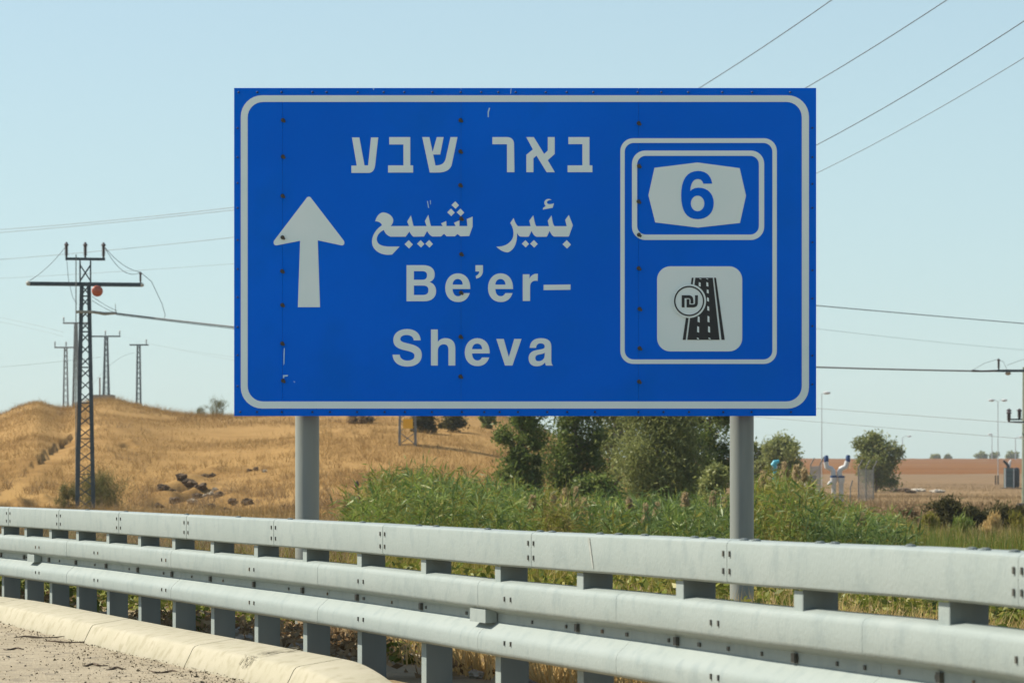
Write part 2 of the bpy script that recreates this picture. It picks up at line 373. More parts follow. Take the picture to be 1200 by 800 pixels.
# stain of moss and tar across one stone
mb=MB()
for k in range(60):
    o,t,n=kerb_frame(random.gauss(281,4.2)); a=random.uniform(.12,.9)
    i=int(a*4.4); f=a*4.4-i; p0=Vector((kprof[i+1][0],kprof[i+1][1])); p1=Vector((kprof[i+2][0],kprof[i+2][1])); p=p0.lerp(p1,f); q=p0.lerp(p1,min(1.2,f+.35))
    c=o+n*(p.x+.004)+UP*(p.y+.004); e=o+n*(q.x+.004)+UP*(q.y+.005); s=t*random.uniform(.002,.008); sl=t*random.uniform(-.05,.05)
    mb.add([c+s,c-s,e-s*.6+sl,e+s*.6+sl],[(0,1,2,3)])
mb.build('stain',mat('black_stain',(.14,.125,.085),.95,0,(.26,.235,.16),30),kerb)
# road: from the kerb foot to the left, past the kerb end along the rail
edge=[kerb_at(p) for p in np.linspace(-500,395,60)]
p,t,n=rail_at(900); last=edge[-1]
dirn=-(rail_at(700)[1])
for k in range(1,14): edge.append(last+Vector((dirn.x,dirn.y,0))*k*1.2)
v=[]; 
for e in edge:
    for s in np.linspace(0,1,14): v.append((e.x-9*s*.958-.03, e.y-9*s*.286, .004+.05*s*0))
tag(gridfaces('road',np.array(v),len(edge),14,M['asphalt']),kind='structure')

# ------------------------------------------------------------------ guardrail
gr=empty('guardrail',tuple(Vector((rail_at(600)[0].x,rail_at(600)[0].y,0)))); G0=gr.location.copy()
tag(gr,'long galvanised steel guardrail with a box rail above a double ribbed beam, beside the kerb','guardrail')
def gb(mb,name,m,parent=gr,smooth_=False):
    mb.v=[(a-G0.x,b-G0.y,c) for a,b,c in mb.v]; return mb.build(name,m,parent,smooth_)
top_prof=[(-.15,-.002),(-.018,0),(-.009,-.003),(-.002,-.009),(0,-.017),(0,-.130),(-.002,-.138),(-.008,-.143),(-.016,-.146),(-.15,-.146)]
wf=[(-.078,-.206),(-.03,-.212),(-.012,-.218),(-.004,-.226),(0,-.240),(0,-.314),(-.005,-.326),(-.014,-.332),(-.058,-.343),(-.070,-.351),(-.070,-.386),(-.062,-.393),(-.022,-.424),(-.009,-.436),(-.002,-.449),(0,-.462),(0,-.500),(-.003,-.512),(-.011,-.520),(-.03,-.526),(-.078,-.532)]
beam_prof=wf+[(a-.005,b+(.0 if 0<i<len(wf)-1 else 0)) for i,(a,b) in reversed(list(enumerate(wf)))]
beam_prof=[(a*.9,b) for a,b in beam_prof]
def frames(a,b,off=Vector((0,0,0)),step=8):
    n=max(3,int((b-a)/step)+1); out=[]
    for px in np.linspace(a,b,n):
        p,t,nn=rail_at(px); out.append((p,nn,UP,None))
    return out
def plate_bolt(mb,px,up,out=.0,w=.0085,h=.019,d=.008):
    p,t,n=rail_at(px); c=p+n*(out+d/2-.003)+UP*up
    mb.box(c,(w,d,h),Matrix((t,n,UP)).transposed())
tj=[-400,-330,-250,-170,-105,-45,10,69,139.5,218,320.5,449,622,852.5,1194,1440,1690]
for a,b in zip(tj[:-1],tj[1:]):
    tr=gb(MB().sweep(frames(a+.25,b-.25),top_prof),'top_rail',M['galv'],gr,True)
    s=float(np.interp(b,_px,_s)); dx=.017*s*.33+1.2
    for sx in(-1,1):
        for up in(-.045,-.103):
            mb=MB(); plate_bolt(mb,b+sx*max(dx,.0105*s),up); gb(mb,'bolt',M['bolt'],tr)
    mb=MB(); p,t,n=rail_at(b)
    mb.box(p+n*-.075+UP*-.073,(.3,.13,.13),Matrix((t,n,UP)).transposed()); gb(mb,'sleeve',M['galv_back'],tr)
bj=[-400,-300,-200,-105,-20,44,113,192,295,423.5,595,838.5,1198,1440,1690]
bt=[-400,-260,-130,-30,78,200,372,560,722,1010,1330,1690]
for a,b in zip(bt[:-1],bt[1:]):
    be=gb(MB().sweep(frames(a+.15,b-.15),beam_prof),'ribbed_beam',M['galv'],gr,True)
    for q in bj:
        if a<q<b:
            s=float(np.interp(q,_px,_s)); 
            for sx in(-1,1):
                for up in(-.28,-.462):
                    mb=MB(); plate_bolt(mb,q+sx*.0125*s,up); gb(mb,'bolt',M['rust'] if random.random()<.4 else M['bolt'],be)
posts_px=[-300,-255,-213,-174,-138,-105,-75,-48,-23.5,1,28,57,88.5,124,161,201,246,297,354,417.6,492.5,579,675,791,929,1098,1310,1590]
for q in posts_px:
    par=rail_px(q+1,-.073); p,t,n=rail_at(par); p=p+n*-.073
    back=-n; L=p.z+.35
    mb=MB(); Mx=lambda a,b:Matrix((a,b,UP)).transposed()
    L=L-.20; zc=p.z-.225-L/2
    web0=p-t*.075*1.0                      # web nearest the viewer, flange runs away from it
    mb.box(Vector((web0.x,web0.y,zc))+back*.0625+t*.0,(.006,.125,L),Mx(t,n))
    fl=MB().box(Vector((web0.x,web0.y,zc))+t*.036+n*-.003,(.066,.006,L),Mx(t,n))
    mb.box(Vector((web0.x,web0.y,zc))+t*.036+back*.122,(.066,.006,L),Mx(t,n))
    po=gb(mb,'post',M['galv_back'],gr); gb(fl,'flange',M['galv'],po)  # flange in paler rail steel: its sunlit strip is put into the colour
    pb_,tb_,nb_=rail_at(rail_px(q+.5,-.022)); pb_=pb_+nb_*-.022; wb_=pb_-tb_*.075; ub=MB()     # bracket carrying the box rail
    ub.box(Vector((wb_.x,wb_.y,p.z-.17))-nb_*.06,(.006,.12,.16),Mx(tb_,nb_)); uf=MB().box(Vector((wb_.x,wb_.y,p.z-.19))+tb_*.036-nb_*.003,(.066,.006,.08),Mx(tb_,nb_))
    gb(ub,'rail_bracket',M['galv_back'],po); gb(uf,'bracket_flange',M['galv'],po)  # bracket flange coloured paler too, to look sunlit beside the web
    m2=MB(); pz=p.z
    m2.box(web0+t*.03+n*.014+UP*-.368,(.026,.02,.03),Mx(t,n)); gb(m2,'bolt',M['bolt'],po)
for q in (35,558,-190,1365):                    # lap brackets in the groove of the beam
    p,t,n=rail_at(q); mb=MB(); s=float(np.interp(q,_px,_s))
    mb.box(p+n*-.033+UP*-.364,(.20,.052,.056),Matrix((t,n,UP)).transposed()); gb(mb,'lap_bracket',M['galv'])
for q in list(np.linspace(-60,1230,34)):
    p,t,n=rail_at(q+random.uniform(-6,6)); mb=MB()
    mb.box(p+n*-.060+UP*-.369,(.013*random.uniform(.5,1.8),.006,.014),Matrix((t,n,UP)).transposed()); gb(mb,'groove_bolt',M['bolt'] if random.random()<.7 else M['rust'])
for q in [620,634,690,712,742,800,820,858,872,945,962,1050,1122,1138,1172,560,500,480,415,330,270,210,140,95]:
    p,t,n=rail_at(q); mb=MB(); mb.sphere(p+n*-.045+UP*.001,.013,8,6,(1.3,1.0,.5)); gb(mb,'top_bolt',M['galv_back'])
# dark drip mark on the box rail
mb=MB(); fr=[]
for k in range(8):
    z=-.012-.0165*k; par=690+k*.75; p,t,n=rail_at(par); wd=.010-.0006*k
    fr.append(p+n*.0025+UP*z+t*wd); fr.append(p+n*.0025+UP*z-t*wd)
mb.add(fr,[(2*k,2*k+1,2*k+3,2*k+2) for k in range(7)]); gb(mb,'drip_mark',mat('rail_drip',(.27,.29,.26),.8,0,(.35,.37,.34),30))

# ------------------------------------------------------------------ the road sign
SD=17.5; SS=FPX/SD
def SP(px,py): return ((px-615)/SS, (487-py)/SS)            # sign plane: x right, z up from the lower edge
sign=empty('road_sign',tuple(W(615,487,SD)))
tag(sign,'large blue motorway direction sign lettered in Hebrew, Arabic and English on two grey posts','road sign')
def path(d,ox,oy,sc,fx=None):
    """ a small path language: M L C Z with absolute zoom coordinates -> list of point lists in photo pixels """
    tk=d.replace(',',' ').split(); i=0; out=[]; cur=[]; cmd=None
    def num():
        nonlocal i; a=float(tk[i]); b=float(tk[i+1]); i+=2; return (a,b)
    while i<len(tk):
        if tk[i] in 'MLCZ': cmd=tk[i]; i+=1
        if cmd=='M': cur=[num()]; cmd='L'
        elif cmd=='L': cur.append(num())
        elif cmd=='C':
            p0=cur[-1]; a=num(); b=num(); c=num()
            for k in range(1,9):
                t=k/8; cur.append(tuple((1-t)**3*p0[j]+3*t*(1-t)**2*a[j]+3*t*t*(1-t)*b[j]+t**3*c[j] for j in(0,1)))
        elif cmd=='Z': out.append(cur); cur=[]
    if cur: out.append(cur)
    if fx: out=[[fx(p) for p in c] for c in out]
    return [[(ox+x/sc,oy+y/sc) for x,y in c] for c in out]
def film(name,contours,m,layer,parent=sign,th=.0007):
    cu=bpy.data.curves.new(name,'CURVE'); cu.dimensions='2D'; cu.fill_mode='BOTH'; cu.extrude=th
    for c in contours:
        sp=cu.splines.new('POLY'); sp.points.add(len(c)-1); sp.use_cyclic_u=True
        for k,(x,y) in enumerate(c):
            a,b=SP(x,y); sp.points[k].co=(a,b,0,1)
    tmp=bpy.data.objects.new('tmp',cu); COL.objects.link(tmp)
    dg=bpy.context.evaluated_depsgraph_get(); me=bpy.data.meshes.new_from_object(tmp.evaluated_get(dg)); bpy.data.objects.remove(tmp)
    me.transform(Matrix.Rotation(R(90),4,'X')); me.transform(Matrix.Translation((0,-.0205-.0022*layer,0)))
    me.materials.clear(); o=link_mesh(name,me,m,parent); bpy.data.curves.remove(cu); return o
def rrect(x0,y0,x1,y1,r,n=8):
    c=[]
    for cx_,cy_,a0 in ((x1-r,y0+r,-90),(x1-r,y1-r,0),(x0+r,y1-r,90),(x0+r,y0+r,180)):
        for k in range(n+1):
            a=R(a0+90*k/n); c.append((cx_+r*math.cos(a),cy_+r*math.sin(a)))
    return c
def ell(cx_,cy_,rx,ry,n=36): return [(cx_+rx*math.cos(2*math.pi*k/n),cy_+ry*math.sin(2*math.pi*k/n)) for k in range(n)]
x_edges=[274.6,331.4,540.3,748.2,956.2]
for a,b in zip(x_edges[:-1],x_edges[1:]):
    (xa,z0),(xb,z1)=SP(a,487.2),SP(b,103.8); g=.0007
    MB().box(((xa+xb)/2,-.009,(z0+z1)/2),(xb-xa-2*g,.018,z1-z0)).build('panel',M['blue'],sign)
for q in x_edges[1:-1]:
    (xa,z0),(_,z1)=SP(q,486),SP(q,105)
    MB().box((xa,.012,(z0+z1)/2),(.06,.022,z1-z0)).build('joint_channel',M['seam'],sign)
for yy in (150,225,300,375,450):
    (xa,z0),(xb,_)=SP(278,yy),SP(952,yy)
    MB().box(((xa+xb)/2,.055,z0),(xb-xa,.05,.06)).build('back_rail',M['alu'],sign)
for pxp,nm in ((357.6,0),(872,1)):
    x,_=SP(pxp,0); zb=-(W(0,487,SD).z)-.4; zt=SP(0,115)[1]
    po=MB().tube([(x,.175,zb),(x,.175,zt)],.0775,24).build('post',M['pole'],sign,True)
    MB().tube([(x,.175,zt),(x,.175,zt+.02)],.083,24).build('cap',M['pole'],po)
film('border',[rrect(282.5,112.4,947.6,478.6,25),rrect(290.6,120.2,939.2,470.3,18)],M['white'],0)
film('inner_frame',[rrect(726.8,162.6,910,426.4,15),rrect(731.9,168.1,904.8,421.2,10.5)],M['white'],0)
film('route_frame',[rrect(740.4,177,895.2,281.5,15.5),rrect(746.5,183.2,889,275.2,10)],M['white'],0)
film('route_shield',path('M 235 440 L 277 250 575 213 868 252 912 443 870 632 578 664 282 628 Z',720,155,5.925),M['white'],0)
film('route_number',path('M 677 360 L 615 360 C 610 340 598 328 578 328 C 545 328 527 360 525 412 C 540 395 560 388 585 388 C 645 388 688 430 688 495 C 688 560 645 606 577 606 C 495 606 462 545 462 440 C 462 335 500 272 580 272 C 635 272 670 305 677 360 Z',720,155,5.925)+[[(720+x/5.925,155+y/5.925) for x,y in ell(576,497,47,54)]],M['blue'],1)
film('arrow',path('M 308 487 C 312 482 320 482 324 487 L 457 660 C 462 672 456 680 445 678 L 352 658 361 926 272 926 281 660 188 678 C 177 680 172 670 176 660 Z',270,90,3.4286),M['white'],0)
H1=(400,145,7.5); H2=(560,145,7.5)
hw=(
 path('M 95 125 L 160 125 205 370 237 370 262 125 326 125 298 375 C 292 412 272 436 240 436 L 90 436 90 372 137 372 Z',*H1)
 +path('M 422 122 L 607 122 607 370 632 370 632 433 412 433 412 370 547 370 547 187 422 187 Z',*H1)
 +path('M 712 122 L 775 122 803 252 840 122 900 122 870 275 808 275 828 371 C 885 370 908 350 918 310 L 960 122 1022 122 970 370 C 950 420 900 433 850 433 L 778 433 Z',*H1)
 +path('M 128 122 L 255 122 C 295 122 318 145 318 185 L 322 430 256 430 256 185 128 185 Z',*H2)
 +path('M 425 122 L 492 122 582 270 614 240 614 122 675 122 675 270 614 325 676 430 604 430 515 285 488 308 488 430 426 430 426 277 483 230 Z',*H2)
 +path('M 795 122 L 980 122 980 370 1006 370 1006 430 788 430 788 370 918 370 918 184 795 184 Z',*H2))
film('hebrew_word',hw[:3],M['white'],0); film('hebrew_word',hw[3:],M['white'],0)
A1=(430,225,8.571); A2=(570,225,9.408)
dia=lambda cx_,cy_,h,T:[[(T[0]+(cx_+a*h)/T[2],T[1]+(cy_+b*h)/T[2]) for a,b in((0,-1),(1,.05),(.08,1),(-1,-.02))]]
ar=path('M 85 297 C 95 250 130 208 165 208 C 215 210 262 245 266 285 C 266 310 255 330 238 345 L 425 345 405 300 443 238 C 455 280 460 320 470 345 L 600 345 583 295 617 233 C 628 275 635 320 645 345 L 762 345 745 318 797 295 800 345 892 345 875 312 930 288 930 345 1010 345 1003 275 1062 250 1062 350 1028 445 940 448 910 425 885 448 800 448 775 422 745 450 660 450 C 630 440 615 410 605 395 L 575 450 470 452 C 450 440 435 415 428 400 L 390 452 240 452 C 200 440 180 410 172 385 C 130 400 100 440 100 480 C 105 530 150 548 220 550 L 330 550 255 630 C 230 635 180 638 130 615 C 70 585 50 540 52 495 C 55 430 100 370 152 338 C 148 315 120 297 85 297 Z',*A1)
for c in((888,135,38),(845,208,38),(940,208,38),(421,528,42),(541,523,37),(626,523,38)): ar+=dia(*c,A1)
ar+=path('M 300 290 C 315 330 325 365 350 380 L 488 380 472 320 517 260 C 528 310 530 350 550 380 L 690 380 676 320 717 262 C 728 320 730 355 750 380 L 885 380 868 310 908 256 953 370 910 490 C 905 495 900 495 890 495 L 750 495 C 725 490 710 460 697 432 L 670 490 C 665 497 655 497 645 497 L 555 497 C 525 490 510 460 498 432 L 470 490 C 465 497 450 497 440 497 L 375 495 C 355 488 345 470 338 452 C 342 560 310 640 240 668 C 200 672 140 640 110 604 C 190 608 250 580 285 520 C 310 470 300 400 262 345 Z',*A2)
ar+=path('M 718 92 C 690 70 650 78 638 115 C 635 135 645 150 655 158 L 625 178 622 198 730 178 745 128 C 725 135 690 145 672 130 C 660 115 670 90 718 92 Z',*A2)
for c in((430,574,40),(524,574,42),(885,580,47)): ar+=dia(*c,A2)
film('arabic_word',ar[:7],M['white'],0); film('arabic_word',ar[7:],M['white'],0)
L1=(465,300,5.4545); L2=(450,380,5.714)
E='M 470 212 L 357 212 C 358 240 370 258 392 258 C 405 258 415 250 420 238 L 467 238 C 455 275 430 295 392 295 C 343 295 310 260 310 205 C 310 150 345 112 390 112 C 440 112 472 150 470 212 Z M 357 184 L 422 184 C 420 160 408 148 390 148 C 372 148 359 160 357 184 Z'
lw=(
 path('M 63 60 L 170 60 C 215 60 243 82 243 118 C 243 145 230 160 210 168 C 237 175 252 198 252 225 C 252 265 225 290 175 290 L 63 290 Z M 110 98 L 165 98 C 185 98 194 108 194 125 C 194 143 184 153 165 153 L 110 153 Z M 110 190 L 170 190 C 192 190 203 200 203 219 C 203 240 190 250 168 250 L 110 250 Z',*L1)
 +path(E,*L1)+path('M 503 60 L 551 60 551 95 C 551 122 535 140 508 146 L 505 128 C 520 122 527 112 527 100 L 503 100 Z',*L1)
 +path(E,*L1,fx=lambda p:(p[0]+273,p[1]))
 +path('M 805 118 L 848 118 848 145 C 860 122 878 112 902 115 L 900 160 C 870 155 852 168 852 200 L 852 288 805 288 Z',*L1)
 +path('M 938 185 L 1110 183 1110 217 938 219 Z',*L1)
 +path('M 247 108 C 243 60 210 32 155 32 C 100 32 63 62 63 105 C 63 145 90 163 140 174 C 185 184 205 190 205 212 C 205 232 185 243 160 243 C 130 243 108 230 106 203 L 58 203 C 60 255 100 283 157 283 C 218 283 254 253 254 205 C 254 165 228 145 180 133 C 130 121 110 117 110 100 C 110 82 128 72 152 72 C 180 72 197 85 200 108 Z',*L2)
 +path('M 315 35 L 361 35 361 118 C 372 102 390 93 412 93 C 455 93 478 118 478 162 L 478 276 432 276 432 172 C 432 148 422 134 402 134 C 378 134 361 150 361 180 L 361 276 315 276 Z',*L2)
 +path(E,*L2,fx=lambda p:(541+(p[0]-310)*1.044,93+(p[1]-112)*1.022))
 +path('M 752 98 L 802 98 836 220 872 98 921 98 860 276 810 276 Z',*L2)
 +path('M 975 158 C 978 115 1005 93 1050 93 C 1098 93 1120 112 1120 150 L 1120 240 C 1120 258 1123 270 1132 276 L 1084 276 C 1081 270 1079 262 1078 255 C 1065 273 1045 281 1022 281 C 988 281 968 260 968 228 C 968 195 988 178 1025 172 C 1060 167 1076 164 1076 150 C 1076 135 1066 128 1048 128 C 1030 128 1020 138 1018 158 Z M 1076 190 C 1068 197 1055 199 1040 202 C 1022 205 1013 212 1013 226 C 1013 240 1021 247 1035 247 C 1060 247 1076 230 1076 205 Z',*L2))
film('latin_word',[c for c in lw if c[0][1]<370],M['white'],0); film('latin_word',[c for c in lw if c[0][1]>=370],M['white'],0)
T=(760,305,6.667)
film('toll_plate',[rrect(769.8,312.3,869.5,411.8,15.5)],M['white'],0)
lane=[]
for (x,y0,y1) in ((398,172,208),(390,438,487),(386,515,566),(384,604,619),(403,141,152),(456,141,152),(457,172,208),(460,228,262),(462,290,325),(464,358,397),(466,435,487),(470,515,566),(474,604,619)):
    sl=(y1-y0)*(.012 if x>420 else -.02); lane.append([(760+a/6.667,305+b/6.667) for a,b in((x-7,y0),(x+7,y0+6),(x+8+sl,y1),(x-8+sl,y1-6))])
film('toll_road',path('M 364 138 L 500 138 553 622 301 622 Z M 336 138 L 350 138 289 622 265 622 Z M 510 138 L 525 138 593 622 568 622 Z',*T),M['black'],1)
film('toll_lane_dash',lane,M['white'],2)
film('toll_disc',[[(760+x/6.667,305+y/6.667) for x,y in ell(315,320,132,132,48)]],M['white'],3)
film('toll_ring',[[(760+x/6.667,305+y/6.667) for x,y in ell(315,320,118,118,48)],[(760+x/6.667,305+y/6.667) for x,y in ell(315,320,107,107,48)]],M['black'],4)
film('shekel_mark',path('M 257 370 L 257 275 310 275 C 335 275 348 290 348 315 L 348 340 326 340 326 315 C 326 303 320 298 308 298 L 279 298 279 370 Z M 295 305 L 317 305 317 347 345 347 C 357 347 361 342 361 330 L 361 275 383 275 383 330 C 383 357 370 370 345 370 L 295 370 Z',*T),M['black'],4)
scr=[[(573,127),(574.5,127.5),(573,132),(572.8,138),(571.6,138),(571.4,132)],[(500.5,236),(501.5,236),(503,244),(501.8,244)],[(504,235),(505,235.5),(505,240),(504.3,240)],
 [(333.2,408),(334,408),(333.6,426),(332.6,428),(332.6,414)],[(332,439.5),(338,439.3),(337.5,441),(333.6,441.2),(333.4,443),(332,443)],[(344,446.5),(346,447),(345.6,448.6)],[(598.6,104.5),(599.4,104.5),(598.8,110.5),(598,110.5)],[(437,104.6),(438.8,104.4),(438.2,106.6)]]
film('scratch',scr,M['scratch'],1)
def stud(px,py,r,m,nm,lay=.0265):
    a,b=SP(px,py); mb=MB(); rr=r/SS
    mb.tube([(a,-.018,b),(a,-lay-.004,b),(a+rr*.15,-lay-.009,b-rr*.1)],[rr,rr*.95,rr*.6],8)
    if nm=='bolt': mb.box((a+rr*.5,-lay-.002,b-rr*.45),(rr*1.5,.008,rr*1.0),Matrix.Rotation(R(38),3,'Y'))
    mb.build(nm,m,sign)
mbolt=mat('sign_bolt',(.035,.05,.055),.6,.2,(.09,.075,.05),60)
mriv=mat('sign_rivet',(.004,.045,.16),.55)
for x,ys_ in ((331.6,(141.5,184,230,278.5,318,357.5,402.5,446)),(540,(141.5,178,217.5,256.5,298,343,394.5,441)),(748.6,(145,195,236.5,275.5,314.5,362,408,447))):
    for y in ys_: stud(x+random.uniform(-.7,.7),y,2.5,mbolt,'bolt')
for y in (108.8,482.6):
    for x in (281,300,331,367,385,420,450,474,508,540,566,585,606,640,666,697,748,776,806,846,880,925): stud(x+random.uniform(-2,2),y,1.35,mriv,'rivet',.021)
for x in (278.8,951.6):
    for y in (150,184,216,246,283,316,350,382,416,452): stud(x,y+random.uniform(-2,2),1.2,mriv,'rivet',.021)

# ------------------------------------------------------------------ pylons, poles, lamps
def lattice(root,h,wb,wt,panels,leg,brace,mleg,mbr,inset=0.0,z0=0.0):
    f=lambda z:(wb+(wt-wb)*z/h)/2
    for sx in(-1,1):
        for sy in(-1,1):
            MB().angle((sx*f(0),sy*f(0),z0-.4),(sx*f(h),sy*f(h),h),leg,leg*.22,(-sx,0,0),(0,-sy,0)).build('leg',mleg,root)
    zs=[h*k/panels for k in range(panels+1)]
    mb=MB()
    for k,(a,b) in enumerate(zip(zs[:-1],zs[1:])):
        for (ax,ay),(bx,by) in (((-1,-1),(1,-1)),((-1,1),(1,1)),((-1,-1),(-1,1)),((1,-1),(1,1))):
            P=lambda s,z:(s[0]*(f(z)-leg*.3),s[1]*(f(z)-leg*.3),z)
            mb.bar(P((ax,ay),a),P((bx,by),b),brace,brace*.35); mb.bar(P((bx,by),a),P((ax,ay),b),brace,brace*.35)
            if k%3==0: mb.bar(P((ax,ay),a),P((bx,by),a),brace,brace*.35)
    mb.build('bracing',mbr,root)
def insulator(base,h,r,m,root,name='insulator'):
    b=Vector(base); pts=[b]; rs=[r*.5]; n=5
    for k in range(n):
        z=h*(.15+.6*k/n); pts+= [b+UP*z,b+UP*(z+h*.05),b+UP*(z+h*.1)]; rs+=[r*.55,r,r*.55]
    pts+=[b+UP*h*.8,b+UP*h]; rs+=[r*1.25,r*.25]
    return MB().tube(pts,rs,8).build(name,m,root,True)
PYL='lattice power pylons on the hill'
# near pylon at the foot of the hill
ND=100.0; s_=FPX/ND; NB=stand(100,ND); top_rel=lambda y: EYE-(y-HZ)/s_-NB.z
near=empty('power_pylon',tuple(NB),R(8)); tag(near,'tall dark lattice power pylon with two crossarms standing closest behind the guardrail','pylon',PYL)
zt=top_rel(333); lattice(near,zt,.74,.40,19,.14,.08,M['steel_dark'],M['steel_dark'])
zc=top_rel(304); mb=MB()
for sx in(-1,1):
    for sy in(-1,1): mb.bar((sx*.19,sy*.19,zt),(sx*.19,sy*.19,zc-.05),.05)
for a,b in(((-.19,-.19),(.19,-.19)),((-.19,.19),(.19,.19)),((-.19,-.19),(-.19,.19)),((.19,-.19),(.19,.19))):
    mb.bar((*a,zt+.12),(*b,zc-.2),.035); mb.bar((*b,zt+.12),(*a,zc-.2),.035)
mb.build('head_frame',M['steel_dark'],near)
mb=MB(); mb.bar((-.72,-.2,zc),(.72,-.2,zc),.07,.10); mb.bar((-.72,.2,zc+.05),(.72,.2,zc+.05),.05,.05); mb.build('top_crossarm',M['steel_dark'],near)
for x in(-.68,0,.66): insulator((x,-.2,zc+.04),.58,.075,M['insul'],near)
mb=MB()
for y in(-.24,.24): mb.bar((-2.05,y*.8,zt),(2.08,y*.8,zt),.07,.12)
for k in range(22):
    x=-1.95+k*.185; mb.bar((x,-.19,zt),(x+.18,.19,zt),.04)
mb.build('main_crossarm',M['steel_dark'],near)
mb=MB(); mb.sphere((-2.05,-.2,zt),.09,8,6); mb.sphere((2.06,-.2,zt-.02),.07,8,6); mb.build('arm_fitting',mat('bright_fitting',(.4,.39,.33),.5),near)
insulator((2.0,-.2,zt+.05),.42,.05,M['insul'],near)
mb=MB(); 
mb.tube([(-.34,-.30,0),(-.33,-.30,zc+.15)],.022,6); mb.build('conduit',M['pole'],near)
def sagline(a,b,sag,n=10):
    a=Vector(a); b=Vector(b); return [a.lerp(b,k/n)-UP*sag*4*(k/n)*(1-k/n) for k in range(n+1)]
zk=top_rel(366)
mb=MB()
mb.tube(sagline((-2.0,-.2,zt+.1),(-.70,-.2,zc+.45),.12),.010,5)
mb.tube(sagline((.70,-.2,zc+.45),(2.0,-.2,zt+.45),.18),.010,5); mb.tube(sagline((.70,-.2,zc+.45),(2.0,-.2,zt+.44),.40),.010,5)
mb.tube([(2.0,-.2,zt+.45),(2.4,-.3,zt+.1),(2.78,-.3,zt-.7),(2.9,-.3,zt-1.12),(2.85,-.3,top_rel(373))],.011,5)
mb.tube([(-.68,-.2,zc+.1),(-.6,-.25,zc-.8),(-.45,-.3,zt-.5),(-.30,-.3,zt-.75)],.009,5)
mb.tube(sagline((.24,-.25,zt-.45),(1.15,-.3,zk+.05),.04),.009,5); mb.tube(sagline((.24,-.25,zt-.6),(1.1,-.3,zk-.03),.03),.009,5)
mb.build('jumper_cable',M['wire'],near)
mb=MB(); mb.box((-.02,-.28,zk),(.62,.2,.09)); mb.tube([(.28,-.3,zk),(.7,-.3,zk-.06),(1.15,-.3,zk-.03)],[.05,.06,.045],8); mb.bar((1.1,-.3,zk),(1.09,-.3,zk+.3),.02)
mb.build('cable_clamp',mat('pale_fitting',(.36,.33,.25),.6,.1,(.24,.23,.18),6),near)
# aerial marker
mk=MB().sphere((0,0,0),.205,24,16).build('marker_ball',M['orange'],None,True); mk.location=W(114,341,ND-.35)
tag(mk,'orange warning ball hanging under the crossarm of the nearest dark pylon','warning ball')
def far_pylon(px,ytop,D,wb,wt,arm0,arm1,m,label,panels=12,pins=(),lg=.16):
    b=stand(px,D); h=EYE-(ytop-HZ)*D/FPX-b.z
    r=empty('power_pylon',tuple(b),R(random.uniform(-6,6))); tag(r,label,'pylon',PYL)
    lattice(r,h,wb,wt,panels,lg,lg*(.5 if lg>.12 else .75),m,m)
    a0=(arm0-px)*D/FPX; a1=(arm1-px)*D/FPX
    mb=MB(); mb.bar((a0,-.2,h),(a1,-.2,h),.16,.2); mb.bar((a0,.2,h),(a1,.2,h),.16,.2); mb.build('crossarm',m,r)
    for q in pins: insulator(((q-px)*D/FPX,0,h+.1),.8,.11,M['insul'],r)
    return r,h
far_pylon(77,407,415,.95,.5,64,91,M['steel_pale'],'pale lattice pylon with single crossarm, leftmost on the hill behind the dark pylon',12,(64.5,77.5))
far_pylon(89,378.5,390,1.0,.45,74,103,M['steel_pale'],'pale lattice pylon half hidden directly behind the nearest dark pylon',14,(74.5,))
far_pylon(124.5,394,405,1.05,.5,107,141,M['steel_dark'],'dark lattice pylon with T crossarm standing on the hill crest by a thin stake',13,(123.5,140.5))
far_pylon(162.5,404,430,.85,.55,152,174,M['steel_dark'],'slim dark lattice pylon, rightmost of the row on the hill left of the sign',13,(171.5,))
PD=depth_at(477,521,100,172,hill_z)
py2,h2=far_pylon(477.5,222,PD,.86,.5,440,515,M['steel_pale'],'pale lattice pylon with yellow warning plate, mostly hidden behind the blue sign',20,(442,480,513),.10)
for y_ in (258,317):
    k_=PD/FPX; zz=h2-(y_-222)*k_; mb=MB()
    for q_ in (-.28,.28): mb.bar((-36*k_,q_,zz),(37*k_,q_,zz),.12,.14)
    mb.build('crossarm',M['steel_pale'],py2)
z5=(521-497)*PD/FPX
MB().box((.02,-.5,z5+.02),(.46,.02,.46)).build('warning_plate',M['yellow'],py2)
# stake and concrete footing on the crest
b=stand(117,174); st=MB().bar((0,0,-.3),(0,0,(473-446)*174/FPX),.09).build('marker_stake',mat('pinkish_stake',(.34,.26,.24),.8,0,(.40,.32,.29),3)); st.location=b
tag(st,'thin pinkish stake on the hill crest beside the dark T pylon','stake')
b=stand(122,171); fo=MB().box((0,0,.05),(1.25,1.2,.5)).build('concrete_footing',M['concrete']); fo.location=b
tag(fo,'low flat concrete footing on the hill crest under the stake','footing')
# right hand pole
PRD=110.0; pb=stand(1201.5,PRD); s2=FPX/PRD; ph=EYE-(430-HZ)/s2-pb.z
pole=empty('utility_pole',tuple(pb)); tag(pole,'greenish power pole with crossarm at the right edge beyond the dry field','utility pole')
MB().tube([(0,0,-.5),(0,0,ph)],[.15,.11],12).build('shaft',M['pole_green'],pole,True)
X_=lambda px:(px-1201.5)/s2; Zp=lambda y:EYE-(y-HZ)/s2-pb.z
mb=MB(); mb.bar((X_(1168),-.15,Zp(434.5)),(1.1,-.15,Zp(434.5)),.10,.10); mb.build('crossarm',M['steel_dark'],pole)
mb=MB(); mb.tube([(X_(1138),-.15,Zp(434.5)),(X_(1150),-.15,Zp(435)),(X_(1168),-.15,Zp(434.5))],[.05,.035,.045],8); mb.build('strain_fitting',M['insul'],pole)
insulator((X_(1169.5),-.15,Zp(433)),.45,.06,M['insul'],pole)
